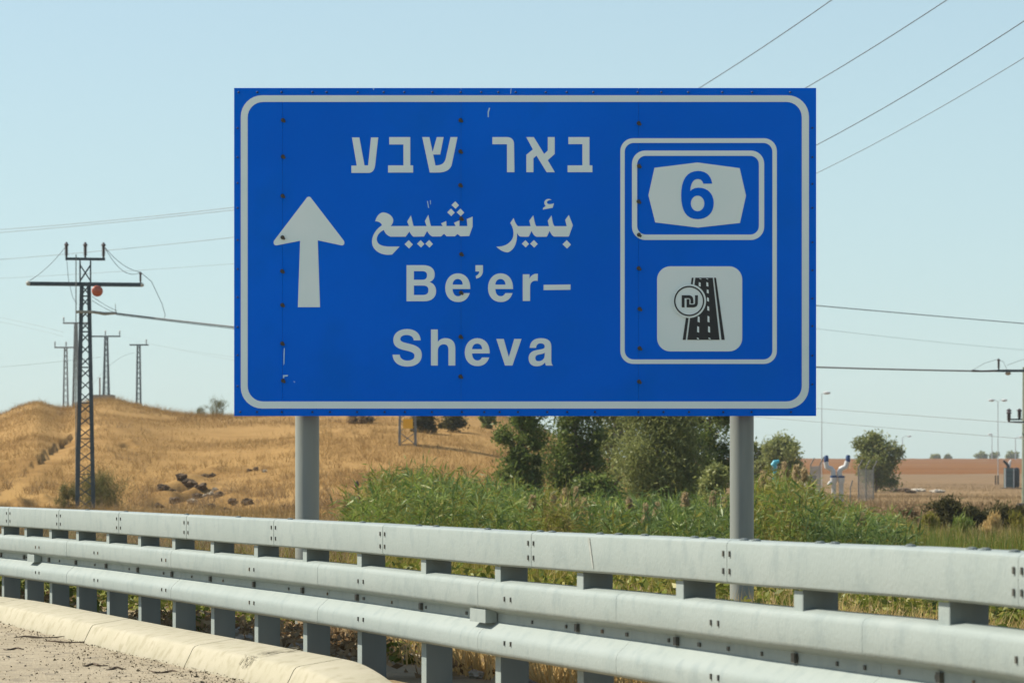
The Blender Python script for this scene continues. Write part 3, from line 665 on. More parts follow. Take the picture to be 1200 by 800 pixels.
MB().sphere((X_(1180.5),-.15,Zp(437.5)),.10,10,8,(1.2,1,.8)).build('clamp_box',mat('tan_fitting',(.35,.27,.18),.7),pole)
mb=MB(); mb.bar((X_(1180),-.35,Zp(494.5)),(0,-.2,Zp(494.5)),.05,.06); mb.bar((X_(1184.5),.3,Zp(491)),(0,.2,Zp(491)),.05,.06); mb.bar((X_(1180),-.35,Zp(494.5)),(X_(1184.5),.3,Zp(491)),.04); mb.build('lower_bracket',M['steel_dark'],pole)
for x,y in((1180.5,494),(1184,490.5),(1196.3,490.5)):
    insulator((X_(x),(-.35 if x<1182 else .3),Zp(y)),.42,.10,M['insul'],pole)
mb=MB(); mb.tube([W(1138,434.5,PRD)-pb+Vector((0,-.15,0)),W(1152,426,PRD)-pb+Vector((0,-.15,0)),W(1169.5,420.5,PRD)-pb+Vector((0,-.15,0))],.008,5)
mb.tube([W(1169.5,420.5,PRD)-pb,W(1176,424,PRD)-pb,W(1180,433,PRD)-pb],.008,5); mb.tube([W(1180,428,PRD)-pb,W(1190,424,PRD)-pb,W(1203,420,PRD)-pb],.008,5); mb.build('jumper_cable',M['wire'],pole)
def lamp(px,ytop,D,heads,label,r=.06):
    b=stand(px,D); h=EYE-(ytop-HZ)*D/FPX-b.z; k=D/FPX
    o=empty('street_lamp',tuple(b)); tag(o,label,'street lamp','street lamps along the far road')
    MB().tube([(0,0,-.3),(0,0,h)],[r*1.5,r],8).build('pole',M['lamp_pole'],o,True)
    for hx in heads:
        x=(hx-px)*k
        MB().tube([(0,0,h-.05),(x*.5,0,h+abs(x)*.25),(x,0,h+abs(x)*.2)],r*.6,6).build('arm',M['lamp_pole'],o)
        hd=MB().sphere((x,0,h+abs(x)*.2-.03),.35*max(1,D/420),10,6,(1,.6,.42)).build('lamp_head',M['white_paint'],o,True)
lamp(963,461,250,(969,),'tall street lamp with one arm just right of the blue sign',.03)
lamp(1169.5,470,300,(1162,1177),'tall double headed street lamp near the right edge pole',.035)
lamp(917.5,524,760,(921.5,),'short distant street lamp poking up behind the round bush right of the sign',.12)
lamp(1057.5,512.5,880,(1065.5,),'small distant street lamp above the red field right of the tall bush',.12)
lamp(1190,513,880,(1196.5,),'small distant street lamp above the dark pump unit at the right edge',.12)
lamp(1162.5,509,900,(1160.5,),'faint distant street lamp just left of the double headed lamp',.10)
# wires
def wire(pts,D0,D1,label,r=.012,ext=(0,0),m=None,group='overhead power lines',lift=None):
    (xa,ya),(xb,yb)=pts[0],pts[-1]; A=W(xa,ya,D0)
    if len(pts)>3:                              # the depth of the near end at which a true sagging line passes through every sighting
        best=None
        for d1 in np.linspace(8,90,165):
            B_=W(xb,yb,d1); q=[]
            for (x,y) in pts:
                u=(x-CX)/FPX; t=(u*A.y-A.x)/((B_.x-A.x)-u*(B_.y-A.y)); Yd=A.y+(B_.y-A.y)*t; q.append((t,EYE-(y-HZ)*Yd/FPX,Yd))
            q=np.array(q); c=np.polyfit(q[:,0],q[:,1],2,w=1/q[:,2]); e=np.abs((np.polyval(c,q[:,0])-q[:,1])/q[:,2]*FPX).max()
            if best is None or e<best[0]: best=(e,d1)
        D1=best[1]; print('wire fit px',round(best[0],1),'D1',D1); wts=True
    else: wts=False
    B=W(xb,yb,D1)
    def par(px):                                # where a column crosses the plan line
        u=(px-CX)/FPX; dx=B.x-A.x; dy=B.y-A.y; return (u*A.y-A.x)/(dx-u*dy)
    ts=[];zs=[]
    for (x,y) in pts:
        t=par(x); Yd=A.y+(B.y-A.y)*t; ts.append(t); zs.append(EYE-(y-HZ)*Yd/FPX)
    c=np.polyfit(ts,zs,min(2,len(pts)-1),w=[1/(A.y+(B.y-A.y)*t) for t in ts])
    P=[]
    for t in np.linspace(-ext[0],1+ext[1],60):
        P.append((A.x+(B.x-A.x)*t,A.y+(B.y-A.y)*t,float(np.polyval(c,t))))
    o0=Vector(P[0]); mb=MB().tube([Vector(p)-o0 for p in P],r,5); o=mb.build('power_line',m or M['wire'],None,True); o.location=o0
    tag(o,label,'power line',group); return o
wire([(442,222),(820,103),(975,0)],PD,48,'power line leaving the sign top edge, the topmost of the four at upper right',.009,(0,.35))
wire([(480,222),(948,101),(1110,0)],PD,48,'power line meeting the top right corner of the sign, second of four',.009,(0,.35))
wire([(513,222),(957,170),(1200,25)],PD,44,'power line meeting the right sign edge beside the route number, third of four',.0085,(0,.3))
wire([(513,258),(957,203),(1200,68)],PD,48,'thin power line lowest of the four climbing from the right sign edge',.007,(0,.3),M['wire_pale'])
wire([(0,269),(274,243),(442,222)],170,PD,'upper of the close pair of lines meeting the left edge of the sign',.016,(.3,0),M['wire_pale'])
wire([(0,272.5),(274,246),(477,222)],172,PD,'lower of the close pair of lines meeting the left edge of the sign',.016,(.3,0),M['wire_pale'])
wire([(0,304),(274,278),(442,258)],175,PD,'single line passing behind the top of the dark pylon to the left sign edge',.014,(.3,0),M['wire_pale'])
wire([(0,326),(274,309),(513,290)],180,PD,'faint line below the single one meeting the left sign edge above the thick cable',.009,(.3,0),M['wire_pale'])
wire([(136,367),(274,383),(957,430),(1140,434.5)],ND-.3,PRD-.15,'thick cable from the nearest dark pylon to the right edge pole, passing behind the sign',.028)
wire([(136,368.6),(197,376),(274,385)],ND-.3,ND+2,'second strand hanging just below the thick cable beside the nearest pylon',.014,(0,.6))
wire([(515,317),(957,358),(1200,379)],PD,PD+35,'power line right of the sign sloping down above the thick horizontal cable',.026,(0,.5))
wire([(477,317),(957,385),(1200,410)],PD,PD+70,'faint power line right of the sign between the sloping line and the thick cable',.009,(0,.5),M['wire_pale'])
wire([(172,404),(274,416),(965,482),(1190,493)],430,300,'thin line from the rightmost hill pylon passing low behind the sign',.010,(0,.5),M['wire_pale'])
wire([(141,393),(500,450),(892,493),(1040,498)],405,330,'faint lowest line crossing the sky just under the right part of the sign',.008,(0,.8),M['wire_pale'])
wire([(-200,441),(0,430),(64.5,424)],420,415,'faint line reaching the leftmost pale pylon from the left edge',.02,(.5,.2),M['wire_pale'])
wire([(-200,355),(0,372),(74,389)],440,390,'faint line sloping to the pale pylon hidden behind the dark one',.018,(.5,.0),M['wire_pale'])
wire([(-200,358),(0,377),(74,394)],440,390,'second faint line just below the one sloping to the hidden pale pylon',.015,(.5,.0),M['wire_pale'])
wire([(108,451),(135,423),(150,415)],405,430,'short line between the two rightmost hill pylons',.02,(0,.2),M['wire_pale'])

# ------------------------------------------------------------------ plants
def rand_dirs(n,rng,flat=0.0):
    v=rng.normal(size=(n,3)); v[:,2]*=1-flat; return v/np.linalg.norm(v,axis=1,keepdims=True)
def leaves(name,C,L,Wd,dirs,m,parent=None,curl=.15,rng=RNG):
    n=len(C); side=np.cross(dirs,rand_dirs(n,rng)); side/=np.linalg.norm(side,axis=1,keepdims=True)+1e-9
    nor=np.cross(dirs,side); L=np.broadcast_to(L,(n,))[:,None]; Wd=np.broadcast_to(Wd,(n,))[:,None]
    a=C-dirs*L/2; b=C+side*Wd/2+nor*L*curl*.5; c=C+dirs*L/2; d=C-side*Wd/2+nor*L*curl*.5
    v=np.stack([a,b,c,d],1).reshape(-1,3); f=np.arange(4*n).reshape(-1,4)
    return np_mesh(name,v,f,m,parent)
def blades(name,B,H,Wd,lean,m,parent=None,droop=.5,segs=2,rng=RNG):
    """ grass blades: B base points, H lengths, lean (n,2) horizontal lean """
    n=len(B); H=np.broadcast_to(H,(n,)); Wd=np.broadcast_to(Wd,(n,)); az=rng.uniform(0,np.pi,n); sd_=np.stack([np.cos(az),np.sin(az)*.5,np.zeros(n)],1)
    rows=[]
    for k in range(segs+1):
        t=k/segs; c=B.copy(); c[:,:2]+=lean*(H*(t**1.6))[:,None]; c[:,2]+=H*(t-droop*.5*t*t*np.linalg.norm(lean,axis=1))
        wk=(Wd*(1-t)**.7 if k<segs else Wd*.0)[:,None]
        rows.append(c-sd_*wk/2); rows.append(c+sd_*wk/2)
    if segs==1:
        v=np.stack([rows[0],rows[1],rows[2]],1).reshape(-1,3); return np_mesh(name,v,np.arange(3*n).reshape(-1,3),m,parent)
    V=np.stack(rows,1); k=V.shape[1]; v=V.reshape(-1,3); base=np.arange(n)[:,None]*k
    fs=[]
    for s in range(segs): fs.append(base+np.array([[2*s,2*s+1,2*s+3,2*s+2]]))
    return np_mesh(name,v,np.concatenate(fs),m,parent)
def fieldmat(name,cols,scale,trans=.2):       # stalk colour drifts from patch to patch over the land
    m=bpy.data.materials.new(name); m.use_nodes=True; t=m.node_tree; t.nodes.clear()
    out=t.nodes.new('ShaderNodeOutputMaterial'); tc=t.nodes.new('ShaderNodeTexCoord'); g=t.nodes.new('ShaderNodeNewGeometry')
    n=t.nodes.new('ShaderNodeTexNoise'); n.inputs['Scale'].default_value=scale; n.inputs['Detail'].default_value=7; n.inputs['Roughness'].default_value=.6; t.links.new(tc.outputs['Object'],n.inputs['Vector'])
    a=t.nodes.new('ShaderNodeMath'); a.operation='MULTIPLY_ADD'; a.inputs[1].default_value=.16; t.links.new(g.outputs['Random Per Island'],a.inputs[0]); t.links.new(n.outputs[0],a.inputs[2])
    r=t.nodes.new('ShaderNodeValToRGB'); el=r.color_ramp.elements
    while len(el)<len(cols): el.new(.5)
    for i,c in enumerate(cols): el[i].position=.36+.42*i/(len(cols)-1); el[i].color=(*c,1)
    t.links.new(a.outputs[0],r.inputs[0])
    d=t.nodes.new('ShaderNodeBsdfDiffuse'); tr=t.nodes.new('ShaderNodeBsdfTranslucent'); t.links.new(r.outputs[0],d.inputs[0]); t.links.new(r.outputs[0],tr.inputs[0])
    x=t.nodes.new('ShaderNodeMixShader'); x.inputs[0].default_value=trans; t.links.new(d.outputs[0],x.inputs[1]); t.links.new(tr.outputs[0],x.inputs[2]); t.links.new(x.outputs[0],out.inputs[0]); return m
LM={}
LM['stubble']=fieldmat('field_stubble',[(.17,.11,.055),(.24,.165,.085),(.30,.215,.115),(.22,.15,.08)],.1)
LM['hillgrass']=fieldmat('dry_hill_grass',[(.19,.108,.04),(.30,.182,.065),(.42,.28,.115),(.29,.172,.06)],.13)
LM['straw']=leafmat('straw',[(0.456,0.312,0.120),(0.576,0.420,0.180),(0.660,0.504,0.240),(0.516,0.360,0.144)],.3,.6,.02)
LM['drybrown']=leafmat('dry_brown_leaf',[(.15,.095,.045),(.26,.17,.085),(.38,.28,.16),(.19,.12,.06)],.25,.6,.02)
LM['weed']=leafmat('weed_leaf',[(0.076,0.107,0.015),(0.140,0.172,0.027),(0.226,0.237,0.048),(0.107,0.129,0.022),(0.311,0.280,0.081)],.35,.4,.03)
LM['reed']=leafmat('reed_leaf',[(0.108,0.167,0.024),(0.157,0.221,0.037),(0.238,0.302,0.067),(0.130,0.184,0.032),(0.313,0.313,0.092)],.4,.4,.03)
LM['dryreed']=leafmat('dry_reed_leaf',[(.16,.14,.04),(.24,.19,.06),(.32,.26,.11),(.14,.145,.03)],.38,.45,.02)
LM['reed_blue']=leafmat('reed_blue_leaf',[(0.070,0.125,0.027),(0.107,0.171,0.046),(0.175,0.240,0.083),(0.083,0.139,0.037),(0.231,0.287,0.130)],.4,.4,.03)
LM['reedgrass']=leafmat('reed_grass',[(0.148,0.153,0.020),(0.216,0.207,0.031),(0.295,0.256,0.054),(0.167,0.162,0.028),(0.354,0.285,0.098)],.38,.45,.02)
LM['plume']=leafmat('reed_plume',[(.40,.30,.16),(.48,.38,.22),(.34,.25,.14)],.4,.6,.02)
LM['tree1']=leafmat('dark_green_leaf',[(0.077,0.122,0.026),(0.122,0.174,0.038),(0.199,0.251,0.058),(0.091,0.136,0.032),(0.297,0.309,0.091)],.45,.4,.04)
LM['tree2']=leafmat('olive_leaf',[(0.168,0.200,0.062),(0.232,0.258,0.079),(0.322,0.335,0.116),(0.193,0.218,0.071)],.45,.45,.04)
LM['tree3']=leafmat('fresh_green_leaf',[(0.124,0.164,0.040),(0.188,0.213,0.055),(0.257,0.267,0.079),(0.149,0.178,0.045),(0.317,0.287,0.099)],.45,.45,.03)
LM['scrub']=leafmat('grey_green_scrub',[(.11,.115,.035),(.15,.145,.05),(.19,.17,.065),(.13,.125,.045)],.3,.6,.01)
LM['darkscrub']=leafmat('dark_scrub',[(.045,.048,.014),(.07,.065,.02),(.10,.09,.03),(.055,.052,.017)],.3,.5,.02)
def tree(name,px,D,ytop,ybot,hw,m,label,cat='tree',n=9000,leaf=(.16,.05),clumps=60,shape='round',trunk=True,group=None,droop=.0,seed=0,spread=.5,core=.5):
    rng=np.random.default_rng(seed); b=stand(px,D); k=D/FPX; H=EYE-(ytop-HZ)*k-b.z; zb=max(.05,EYE-(ybot-HZ)*k-b.z); rw=hw*k
    root=empty(name,tuple(b)); tag(root,label,cat,group)
    mb=MB(); cl=[]
    nl=7; 
    mb.tube([(0,0,-.3),(rw*.03,0,H*.25),(-rw*.05,.03,H*.5),(rw*.04,0,H*.86)],[max(.03,H*.022),H*.018,H*.012,H*.004],8)
    while len(cl)<clumps:
        z=rng.uniform(0,1); a=rng.uniform(0,6.283); 
        if shape=='round': prof=math.sqrt(max(0,1-(2*z-1)**2))**.8
        elif shape=='cone': prof=(1-z)**.6*.95+.08
        elif shape=='column': prof=min(1,(1-z)*2.2+.12)*min(1,.55+z*1.2)
        else: prof=min(1,.7+z*.6)*math.sqrt(max(0,1-max(0,(z-.45)/.55)**2))
        prof*=.78+.32*math.sin(3*a+z*9+seed)*.5+.16*math.sin(5*a-7*z+seed)
        r=rw*prof*math.sqrt(rng.uniform(.05,1)); cl.append((r*math.cos(a),r*math.sin(a)*.8,zb+(H-zb)*z*.97))
    cl=np.array(cl)
    for i in range(0,clumps,max(1,clumps//16)):
        c=cl[i]; z0=max(.1,c[2]-.45*math.hypot(c[0],c[1])-.25*H*.4); z0=min(z0,H*.8)
        mb.tube([(0,0,z0),(c[0]*.45,c[1]*.45,(z0+c[2])/2),tuple(c)],[H*.008,H*.005,H*.002],5)
    mb.build('trunk',M['bark'],root,True)
    idx=rng.integers(0,clumps,n); cs=rng.uniform(.35,1.0,clumps)[idx]*spread*rw*.42
    C=cl[idx]+rng.normal(size=(n,3))*cs[:,None]*np.array([1,1,.9])
    C[:,2]=np.maximum(C[:,2],.03)
    d=rand_dirs(n,rng); d[:,2]-=droop; d/=np.linalg.norm(d,axis=1,keepdims=True)
    L=rng.uniform(.6,1.25,n)*leaf[0]; leaves('crown',C,L,L*leaf[1]/leaf[0],d,m,root,rng=rng)
    return root
TG='trees behind the reeds below the sign'
tree('tree',613,82,415,608,32,LM['tree1'],'dark green tree forming the left edge of the clump below the sign',n=24000,clumps=120,leaf=(.15,.05),shape='column',group=TG,seed=1,spread=.6)
tree('tree',676,85,395,606,44,LM['tree1'],'dense dark tree in the middle left of the clump, with shaded lower crown',n=26000,clumps=120,leaf=(.14,.05),shape='column',group=TG,seed=2,spread=.6)
tree('tree',722,120,425,596,36,LM['tree3'],'fresh pale green tree standing behind between two darker trees of the clump',n=9000,clumps=60,leaf=(.2,.09),group=TG,seed=3)
tree('tree',773,80,455,606,58,LM['tree2'],'broad drooping olive green tree in the right half of the clump',n=36000,clumps=150,leaf=(.15,.035),shape='round2',group=TG,droop=.7,seed=4,spread=.6)
tree('tree',832,88,420,606,42,LM['tree1'],'darkest tree of the clump, half behind the right sign post',n=24000,clumps=110,leaf=(.15,.05),shape='column',group=TG,seed=5,spread=.5)
tree('shrub',700,78,560,606,34,LM['tree1'],'low dark shrub under the tree clump below the sign middle',cat='shrub',n=5000,clumps=36,leaf=(.14,.06),seed=15)
tree('shrub',838,76,548,606,30,LM['tree2'],'low olive shrub at the foot of the darkest tree by the right post',cat='shrub',n=5000,clumps=36,leaf=(.14,.05),seed=16)
BG='bushes in the field right of the sign'
tree('bush',916,170,516,560,27,LM['tree2'],'round grey green bush just right of the right sign post',cat='bush',n=9000,clumps=55,leaf=(.26,.11),group=BG,seed=6,spread=.5)
tree('bush',886,175,518,560,16,LM['tree3'],'small pale bush touching the right sign post',cat='bush',n=4000,clumps=30,leaf=(.25,.1),group=BG,seed=7)
tree('bush',1026,200,511,568,36,LM['tree3'],'tall ragged green bush standing alone before the red field',cat='bush',n=11000,clumps=60,leaf=(.28,.10),shape='round2',group=BG,seed=8,spread=.42)
FG='tiny trees on the far horizon'
for k,(px,yt,hw,lb) in enumerate([(1097,532,8,'tiny round tree on the red field horizon, leftmost of the far ones'),(1111,533.5,5,'tiny low tree beside the leftmost far tree on the horizon'),(1151,531.5,9,'tiny wide tree on the horizon left of the double lamp'),(1166,531,7,'tiny tree on the horizon at the foot of the double lamp'),(1186,531,9,'tiny tree on the horizon behind the dark pump unit')]):
    tree('far_tree',px,960,yt,541,hw,LM['tree3'],lb,n=900,clumps=16,leaf=(1.0,.5),group=FG,seed=20+k)
tree('shrub',118,104,560,600,40,LM['scrub'],'hazy grey green shrub at the foot of the nearest dark pylon',cat='shrub',n=5000,clumps=40,leaf=(.3,.015),seed=30,droop=-1.0,spread=.6)
tree('shrub',80,103,566,600,16,LM['scrub'],'small grey green shrub left of the nearest pylon foot',cat='shrub',n=1800,clumps=18,leaf=(.28,.015),seed=31,droop=-1.0)
tree('shrub',254,168,469,492,15,LM['scrub'],'sparse feathery shrub on the hill crest touching the sign left edge',cat='shrub',n=1300,clumps=40,leaf=(.34,.012),seed=32,droop=-1.2,spread=.5)
tree('shrub',236,168,478,490,8,LM['scrub'],'sparse low weed on the hill crest left of the feathery shrub',cat='shrub',n=500,clumps=24,leaf=(.3,.012),seed=33,droop=-1.2)
for k,(px,py,hw,yt,lb,mm) in enumerate([(497,507,20,484,'dark scrub patch on the hill just right of the yellow plated pylon','darkscrub'),(530,506,17,486,'second dark scrub patch on the hill before the tree clump','darkscrub'),(572,502,9,484,'small dark scrub under the sign beside the tree clump','tree1'),(420,496,16,486,'grey brown scrub on the hill left of the yellow plated pylon','drybrown')]):
    D=depth_at(px,py,96,171,hill_z); tree('scrub_bush',px,D,yt,py,hw,LM[mm],lb,cat='scrub bush',n=2600,clumps=26,leaf=(.22,.08),seed=40+k,spread=.6)
for k,(px,py,hw,yt,lb) in enumerate([(1112,612,28,588,'dark olive bush beyond the grass strip, left of the long row at right'),(1140,612,20,598,'low dark bush in the middle of the row beyond the right grass strip'),(1172,612,26,597,'low dark bush near the right edge beyond the grass strip'),(1205,612,22,594,'dark bush cut by the right edge beyond the grass strip'),(1062,612,18,598,'brownish low bush left of the dark row beyond the grass strip')]):
    tree('ditch_bush',px,74,yt,py+6,hw,LM['darkscrub' if k!=4 else 'drybrown'],lb,cat='bush',n=3800,clumps=30,leaf=(.14,.03),seed=50+k,droop=-.8,group='dark bushes along the ditch',spread=.6)
# reeds
def scatter(n,x0,x1,d0,d1,rng=RNG,pw=1):
    D=d0+(d1-d0)*rng.uniform(0,1,n)**pw; px=rng.uniform(x0,x1,n); X=(px-CX)*D/FPX; return px,X,D
def on_land(X,D): return np.stack([X,D,top_z(X,D)],1)
RX=[405,420,440,470,500,540,590,640,700,800,860,880,905,928,940,965,990,1015,1060]; RY=[608,585,566,557,562,571,578,586,594,596,592,576,560,566,580,592,603,610,618]
px,X,D=scatter(3100,412,1060,42,60)
cl_=bumps(X,D,1.5,91)
ytop=np.interp(px,RX,RY)+RNG.uniform(-5,12,len(px))+(D<47)*RNG.uniform(0,20,len(px))+11*cl_+5*bumps(X,D,3.7,93)
B=on_land(X,D); H=np.maximum(.4,EYE-(ytop-HZ)*D/FPX-B[:,2])
lean=RNG.normal(size=(len(px),2))*.11; lean[:,0]+=.03
tint=bumps(X,D,.9,95)+RNG.normal(size=len(px))*.35+.9*np.exp(-((px-655)/24)**2)+.8*np.exp(-((px-915)/40)**2)
for nm,sel,mm,lb in (('reeds',tint<-.2,LM['reed_blue'],'blue green clumps of giant reed behind the guardrail under the sign'),('reeds',(tint>=-.2)&(tint<.3),LM['reed'],'bright green clumps of giant reed behind the guardrail under the sign'),('reeds',(tint>=.3)&(tint<.85),LM['reedgrass'],'yellow green clumps of giant reed behind the guardrail under the sign'),('dry_reeds',tint>=.85,LM['dryreed'],'dry olive and straw coloured reed clumps behind the guardrail under the sign')):
    LC=[];LL=[];LD=[]; b_=B[sel]; h_=H[sel]; l_=lean[sel]; n_=len(b_)
    for k in range(15):
        t=RNG.uniform(.42,1.0,n_); p=b_.copy(); p[:,:2]+=l_*(h_*t**1.6)[:,None]; p[:,2]+=h_*t
        az=RNG.uniform(0,6.283,n_); el=RNG.normal(.7,.45,n_); d=np.stack([np.cos(az)*np.cos(el),np.sin(az)*np.cos(el),np.sin(el)],1)
        L=RNG.uniform(.13,.31,n_)
        d2=d.copy(); d2[:,2]-=.75; d2/=np.linalg.norm(d2,axis=1,keepdims=True)
        LC.append(p+d*L[:,None]*.5); LL.append(L); LD.append(d); LC.append(p+d*L[:,None]*.95+d2*L[:,None]*.3); LL.append(L*.62); LD.append(d2)
    LC=np.concatenate(LC);LL=np.concatenate(LL);LD=np.concatenate(LD)
    o=leaves(nm,LC,LL,LL*.11,LD,mm,None,.12); tag(o,lb,'reeds',kind='stuff')
o=blades('reed_stalks',B,H,.016,lean,LM['reedgrass'],None,.3,2); tag(o,'upright stalks inside the green reed bank','reed stalks',kind='stuff')
# plumes
plume=None
for (px_,py_,h_) in [(657,580,13),(674,578,14),(683,590,12),(690,596,12),(645,584,9),(626,588,9),(752,597,14),(768,596,9),(806,585,9),(832,583,10),(845,590,9),(735,590,9),(918,549,10),(927,552,10),(935,556,9),(897,560,9),(1005,608,9),(712,594,10)]:
    D_=random.uniform(43,47); base=stand(px_,D_); tz=EYE-(py_-7-HZ)*D_/FPX; hp=h_*D_/FPX*1.6
    r=empty('reed_plume',tuple(base)); tag(r,'tan feathery reed plume rising above the green reeds','reed plume','reed plumes above the reed bank')
    Hh=tz-base.z; lx=random.uniform(-.05,.1)
    MB().tube([(0,0,0),(lx*.3,0,Hh*.6),(lx,0,Hh-hp)],[.012,.009,.006],5).build('stalk',LM['reedgrass'],r)
    n=200; t=RNG.uniform(0,1,n); C=np.stack([lx+np.clip(RNG.normal(size=n),-1.7,1.7)*.045*(1-t*.6),np.clip(RNG.normal(size=n),-1.7,1.7)*.04,Hh-hp+hp*t],1); d=rand_dirs(n,RNG); d[:,2]=np.abs(d[:,2])+.8; d/=np.linalg.norm(d,axis=1,keepdims=True)
    leaves('plume',C,.09,.018,d,LM['plume'],r)
# one leaning dead cane at the left end of the reeds
ca=empty('dead_cane',tuple(stand(440,46))); tag(ca,'dark dead cane leaning left at the left end of the reeds','dead cane')
tp=W(418,567,46)-ca.location; MB().tube([(0,0,-.1),tuple(tp*.55+Vector((.02,0,.05))),tuple(tp)],[.016,.014,.012],6).build('stem',M['twig'],ca); MB().sphere(tp,.045,8,6,(.9,.6,1.3)).build('tip',M['twig'],ca)
# grass strip on the right, weeds
def grass(name,n,x0,x1,d0,d1,hrange,wd,m,label,cat,leanv=.35,segs=2,pw=1,mask=None,ztop=None):
    px,X,D=scatter(n,x0,x1,d0,d1,RNG,pw)
    if mask is not None:
        k=mask(px,X,D); px,X,D=px[k],X[k],D[k]
    B=on_land(X,D)
    if ztop: H=np.clip(EYE-(np.interp(px,*ztop)+RNG.uniform(-3,16,len(px))-HZ)*D/FPX-B[:,2]+.16*bumps(X,D,1.3,131)+.10*bumps(X,D,3.1,133),.1,2.4)
    else: H=RNG.uniform(*hrange,len(px))
    lean=RNG.normal(size=(len(px),2))*leanv
    o=blades(name,B,H,wd,lean,m,None,.6,segs); tag(o,label,cat,kind='stuff'); return o
def clump_mask(f,thr,seed):
    return lambda px,X,D: bumps(X,D,f,seed)+RNG.normal(size=len(X))*.25>thr
zt_=([930,985,1040,1100,1200,1330],[605,605,610,614,615,616])
def strip_mask(lo,hi): return lambda px,X,D: (lambda q:(q>lo)&(q<=hi))(bumps(X,D,1.1,101)+RNG.normal(size=len(X))*.3)
grass('reed_grass',13000,930,1330,44,72,None,.035,LM['reedgrass'],'yellow green reed grass strip behind the right half of the guardrail','reed grass',.16,ztop=zt_,mask=strip_mask(-.25,.7))
grass('reed_grass',13000,930,1330,44,72,None,.035,LM['reed'],'fresh green tufts in the reed grass strip behind the right half of the guardrail','reed grass',.16,ztop=zt_,mask=strip_mask(-9,-.2))
grass('reed_grass',9000,930,1330,44,72,None,.03,LM['straw'],'tan seed heads and stems in the reed grass strip behind the right guardrail','reed grass',.14,ztop=(zt_[0],[y-4 for y in zt_[1]]),mask=strip_mask(.35,9))
grass('meadow_grass',9000,200,1330,20,44,(.15,.6),.012,LM['reedgrass'],'green and yellow weeds on the bank between guardrail and reeds','grass',.35,mask=clump_mask(.5,-.2,31))
grass('dry_bank_grass',5000,200,1330,18,42,(.15,.5),.007,LM['straw'],'dry straw stems among the weeds behind the guardrail','dry grass',.4,mask=clump_mask(.7,.25,32))
grass('dry_bank_grass',8000,-150,420,24,60,(.2,.7),.014,LM['drybrown'],'brown dead weeds at the foot of the dry hill left of the sign','dry grass',.4,mask=clump_mask(.6,-.3,33))
for k,(px,hw,yt,mm,lb) in enumerate([(1018,14,603,'reedgrass','yellow green weed bush at the left end of the right grass strip'),(1047,16,606,'reed','fresh green weed bush in the grass strip under the brown low bush'),(1088,15,604,'reedgrass','ragged yellow weed bush in the grass strip before the dark olive bush'),(1128,17,606,'reed','green weed bush in the middle of the right grass strip'),(1163,14,602,'straw','tan seed headed weed bush in the right grass strip'),(1192,15,604,'reedgrass','yellow green weed bush in the grass strip at the right edge')]):
    tree('weed_bush',px,62,yt,640,hw,LM[mm],lb,cat='weed bush',n=1500,clumps=22,leaf=(.22,.02),seed=140+k,droop=-1.4,spread=.55,group='weed bushes in the right grass strip')
grass('hill_foot_grass',16000,-150,640,58,100,(.15,.5),.016,LM['hillgrass'],'dry golden grass on the flat ground between guardrail and hill foot','dry grass',.5,mask=clump_mask(.25,-.3,151))
grass('hill_foot_brush',5000,-150,640,66,100,(.25,.7),.016,LM['drybrown'],'brown dead thistles along the foot of the dry hill','dry brush',.45,mask=clump_mask(.3,.15,153))
# straw right behind the posts in the middle of the rail
def near_mask(omin,omax):
    def f(px,X,D):
        q=np.interp(px,_px,_D); return ((D-q)>omin)&((D-q)<omax)
    return f
def rail_side(n,x0,x1,o0,o1):               # points behind the rail, o metres behind its line
    par=RNG.uniform(x0,x1,n); o=RNG.uniform(o0,o1,n); X=np.empty(n); D=np.empty(n)
    Xr=np.interp(par,_px,_X); Dr=np.interp(par,_px,_D); tx=np.interp(par-3,_px,_X)-np.interp(par+3,_px,_X); ty=np.interp(par-3,_px,_D)-np.interp(par+3,_px,_D); l=np.hypot(tx,ty)
    return Xr+ty/l*o, Dr-tx/l*o
X,D=rail_side(36000,280,900,.62,3.4); k=bumps(X,D,1.1,41)+RNG.normal(size=len(X))*.3+sst(.9,1.6,(X*.958+(D-11.2)*.286))*.7-.2>0
B=on_land(X[k],D[k]); o=blades('straw_grass',B,RNG.uniform(.12,.42,len(B)),.011,RNG.normal(size=(len(B),2))*.45,LM['straw'],None,.7,2); tag(o,'pale straw grass on the dirt just behind the guardrail posts','straw grass',kind='stuff')
def weedpatch(name,n,x0,x1,o0,o1,h,L,m,label,cat,thr,seed,f=.9):
    X,D=rail_side(n,x0,x1,o0,o1); k=bumps(X,D,f,seed)+RNG.normal(size=n)*.15>thr; X,D=X[k],D[k]
    if x1>700: k=D>18.2; X,D=X[k],D[k]
    B=on_land(X,D); hh=np.maximum(.03,(bumps(X,D,f*1.7,seed+1)*.5+.6))*h
    C=B.copy(); C[:,2]+=RNG.uniform(0,1,len(X))*hh; d=rand_dirs(len(X),RNG); d[:,2]=np.abs(d[:,2])*.8; LL_=RNG.uniform(.5,1.2,len(X))*L
    o=leaves(name,C,LL_,LL_*.42,d,m,None,.15); tag(o,label,cat,kind='stuff')
weedpatch('weeds',15000,-150,340,.55,2.0,.30,.08,LM['weed'],'leafy green weeds behind the left posts of the guardrail','weeds',.05,51)
weedpatch('dead_weeds',9000,-150,420,.35,1.8,.13,.075,LM['drybrown'],'crumpled brown dead weeds behind the kerb and left posts','dead weeds',-.25,53)
weedpatch('weeds',80000,560,1500,1.0,8.5,.42,.085,LM['weed'],'low leafy green weeds behind the right part of the guardrail','weeds',-.45,55)
weedpatch('weeds',30000,40,640,1.6,7.5,.42,.085,LM['weed'],'green weeds on the bank behind the middle of the guardrail','weeds',-.2,57)
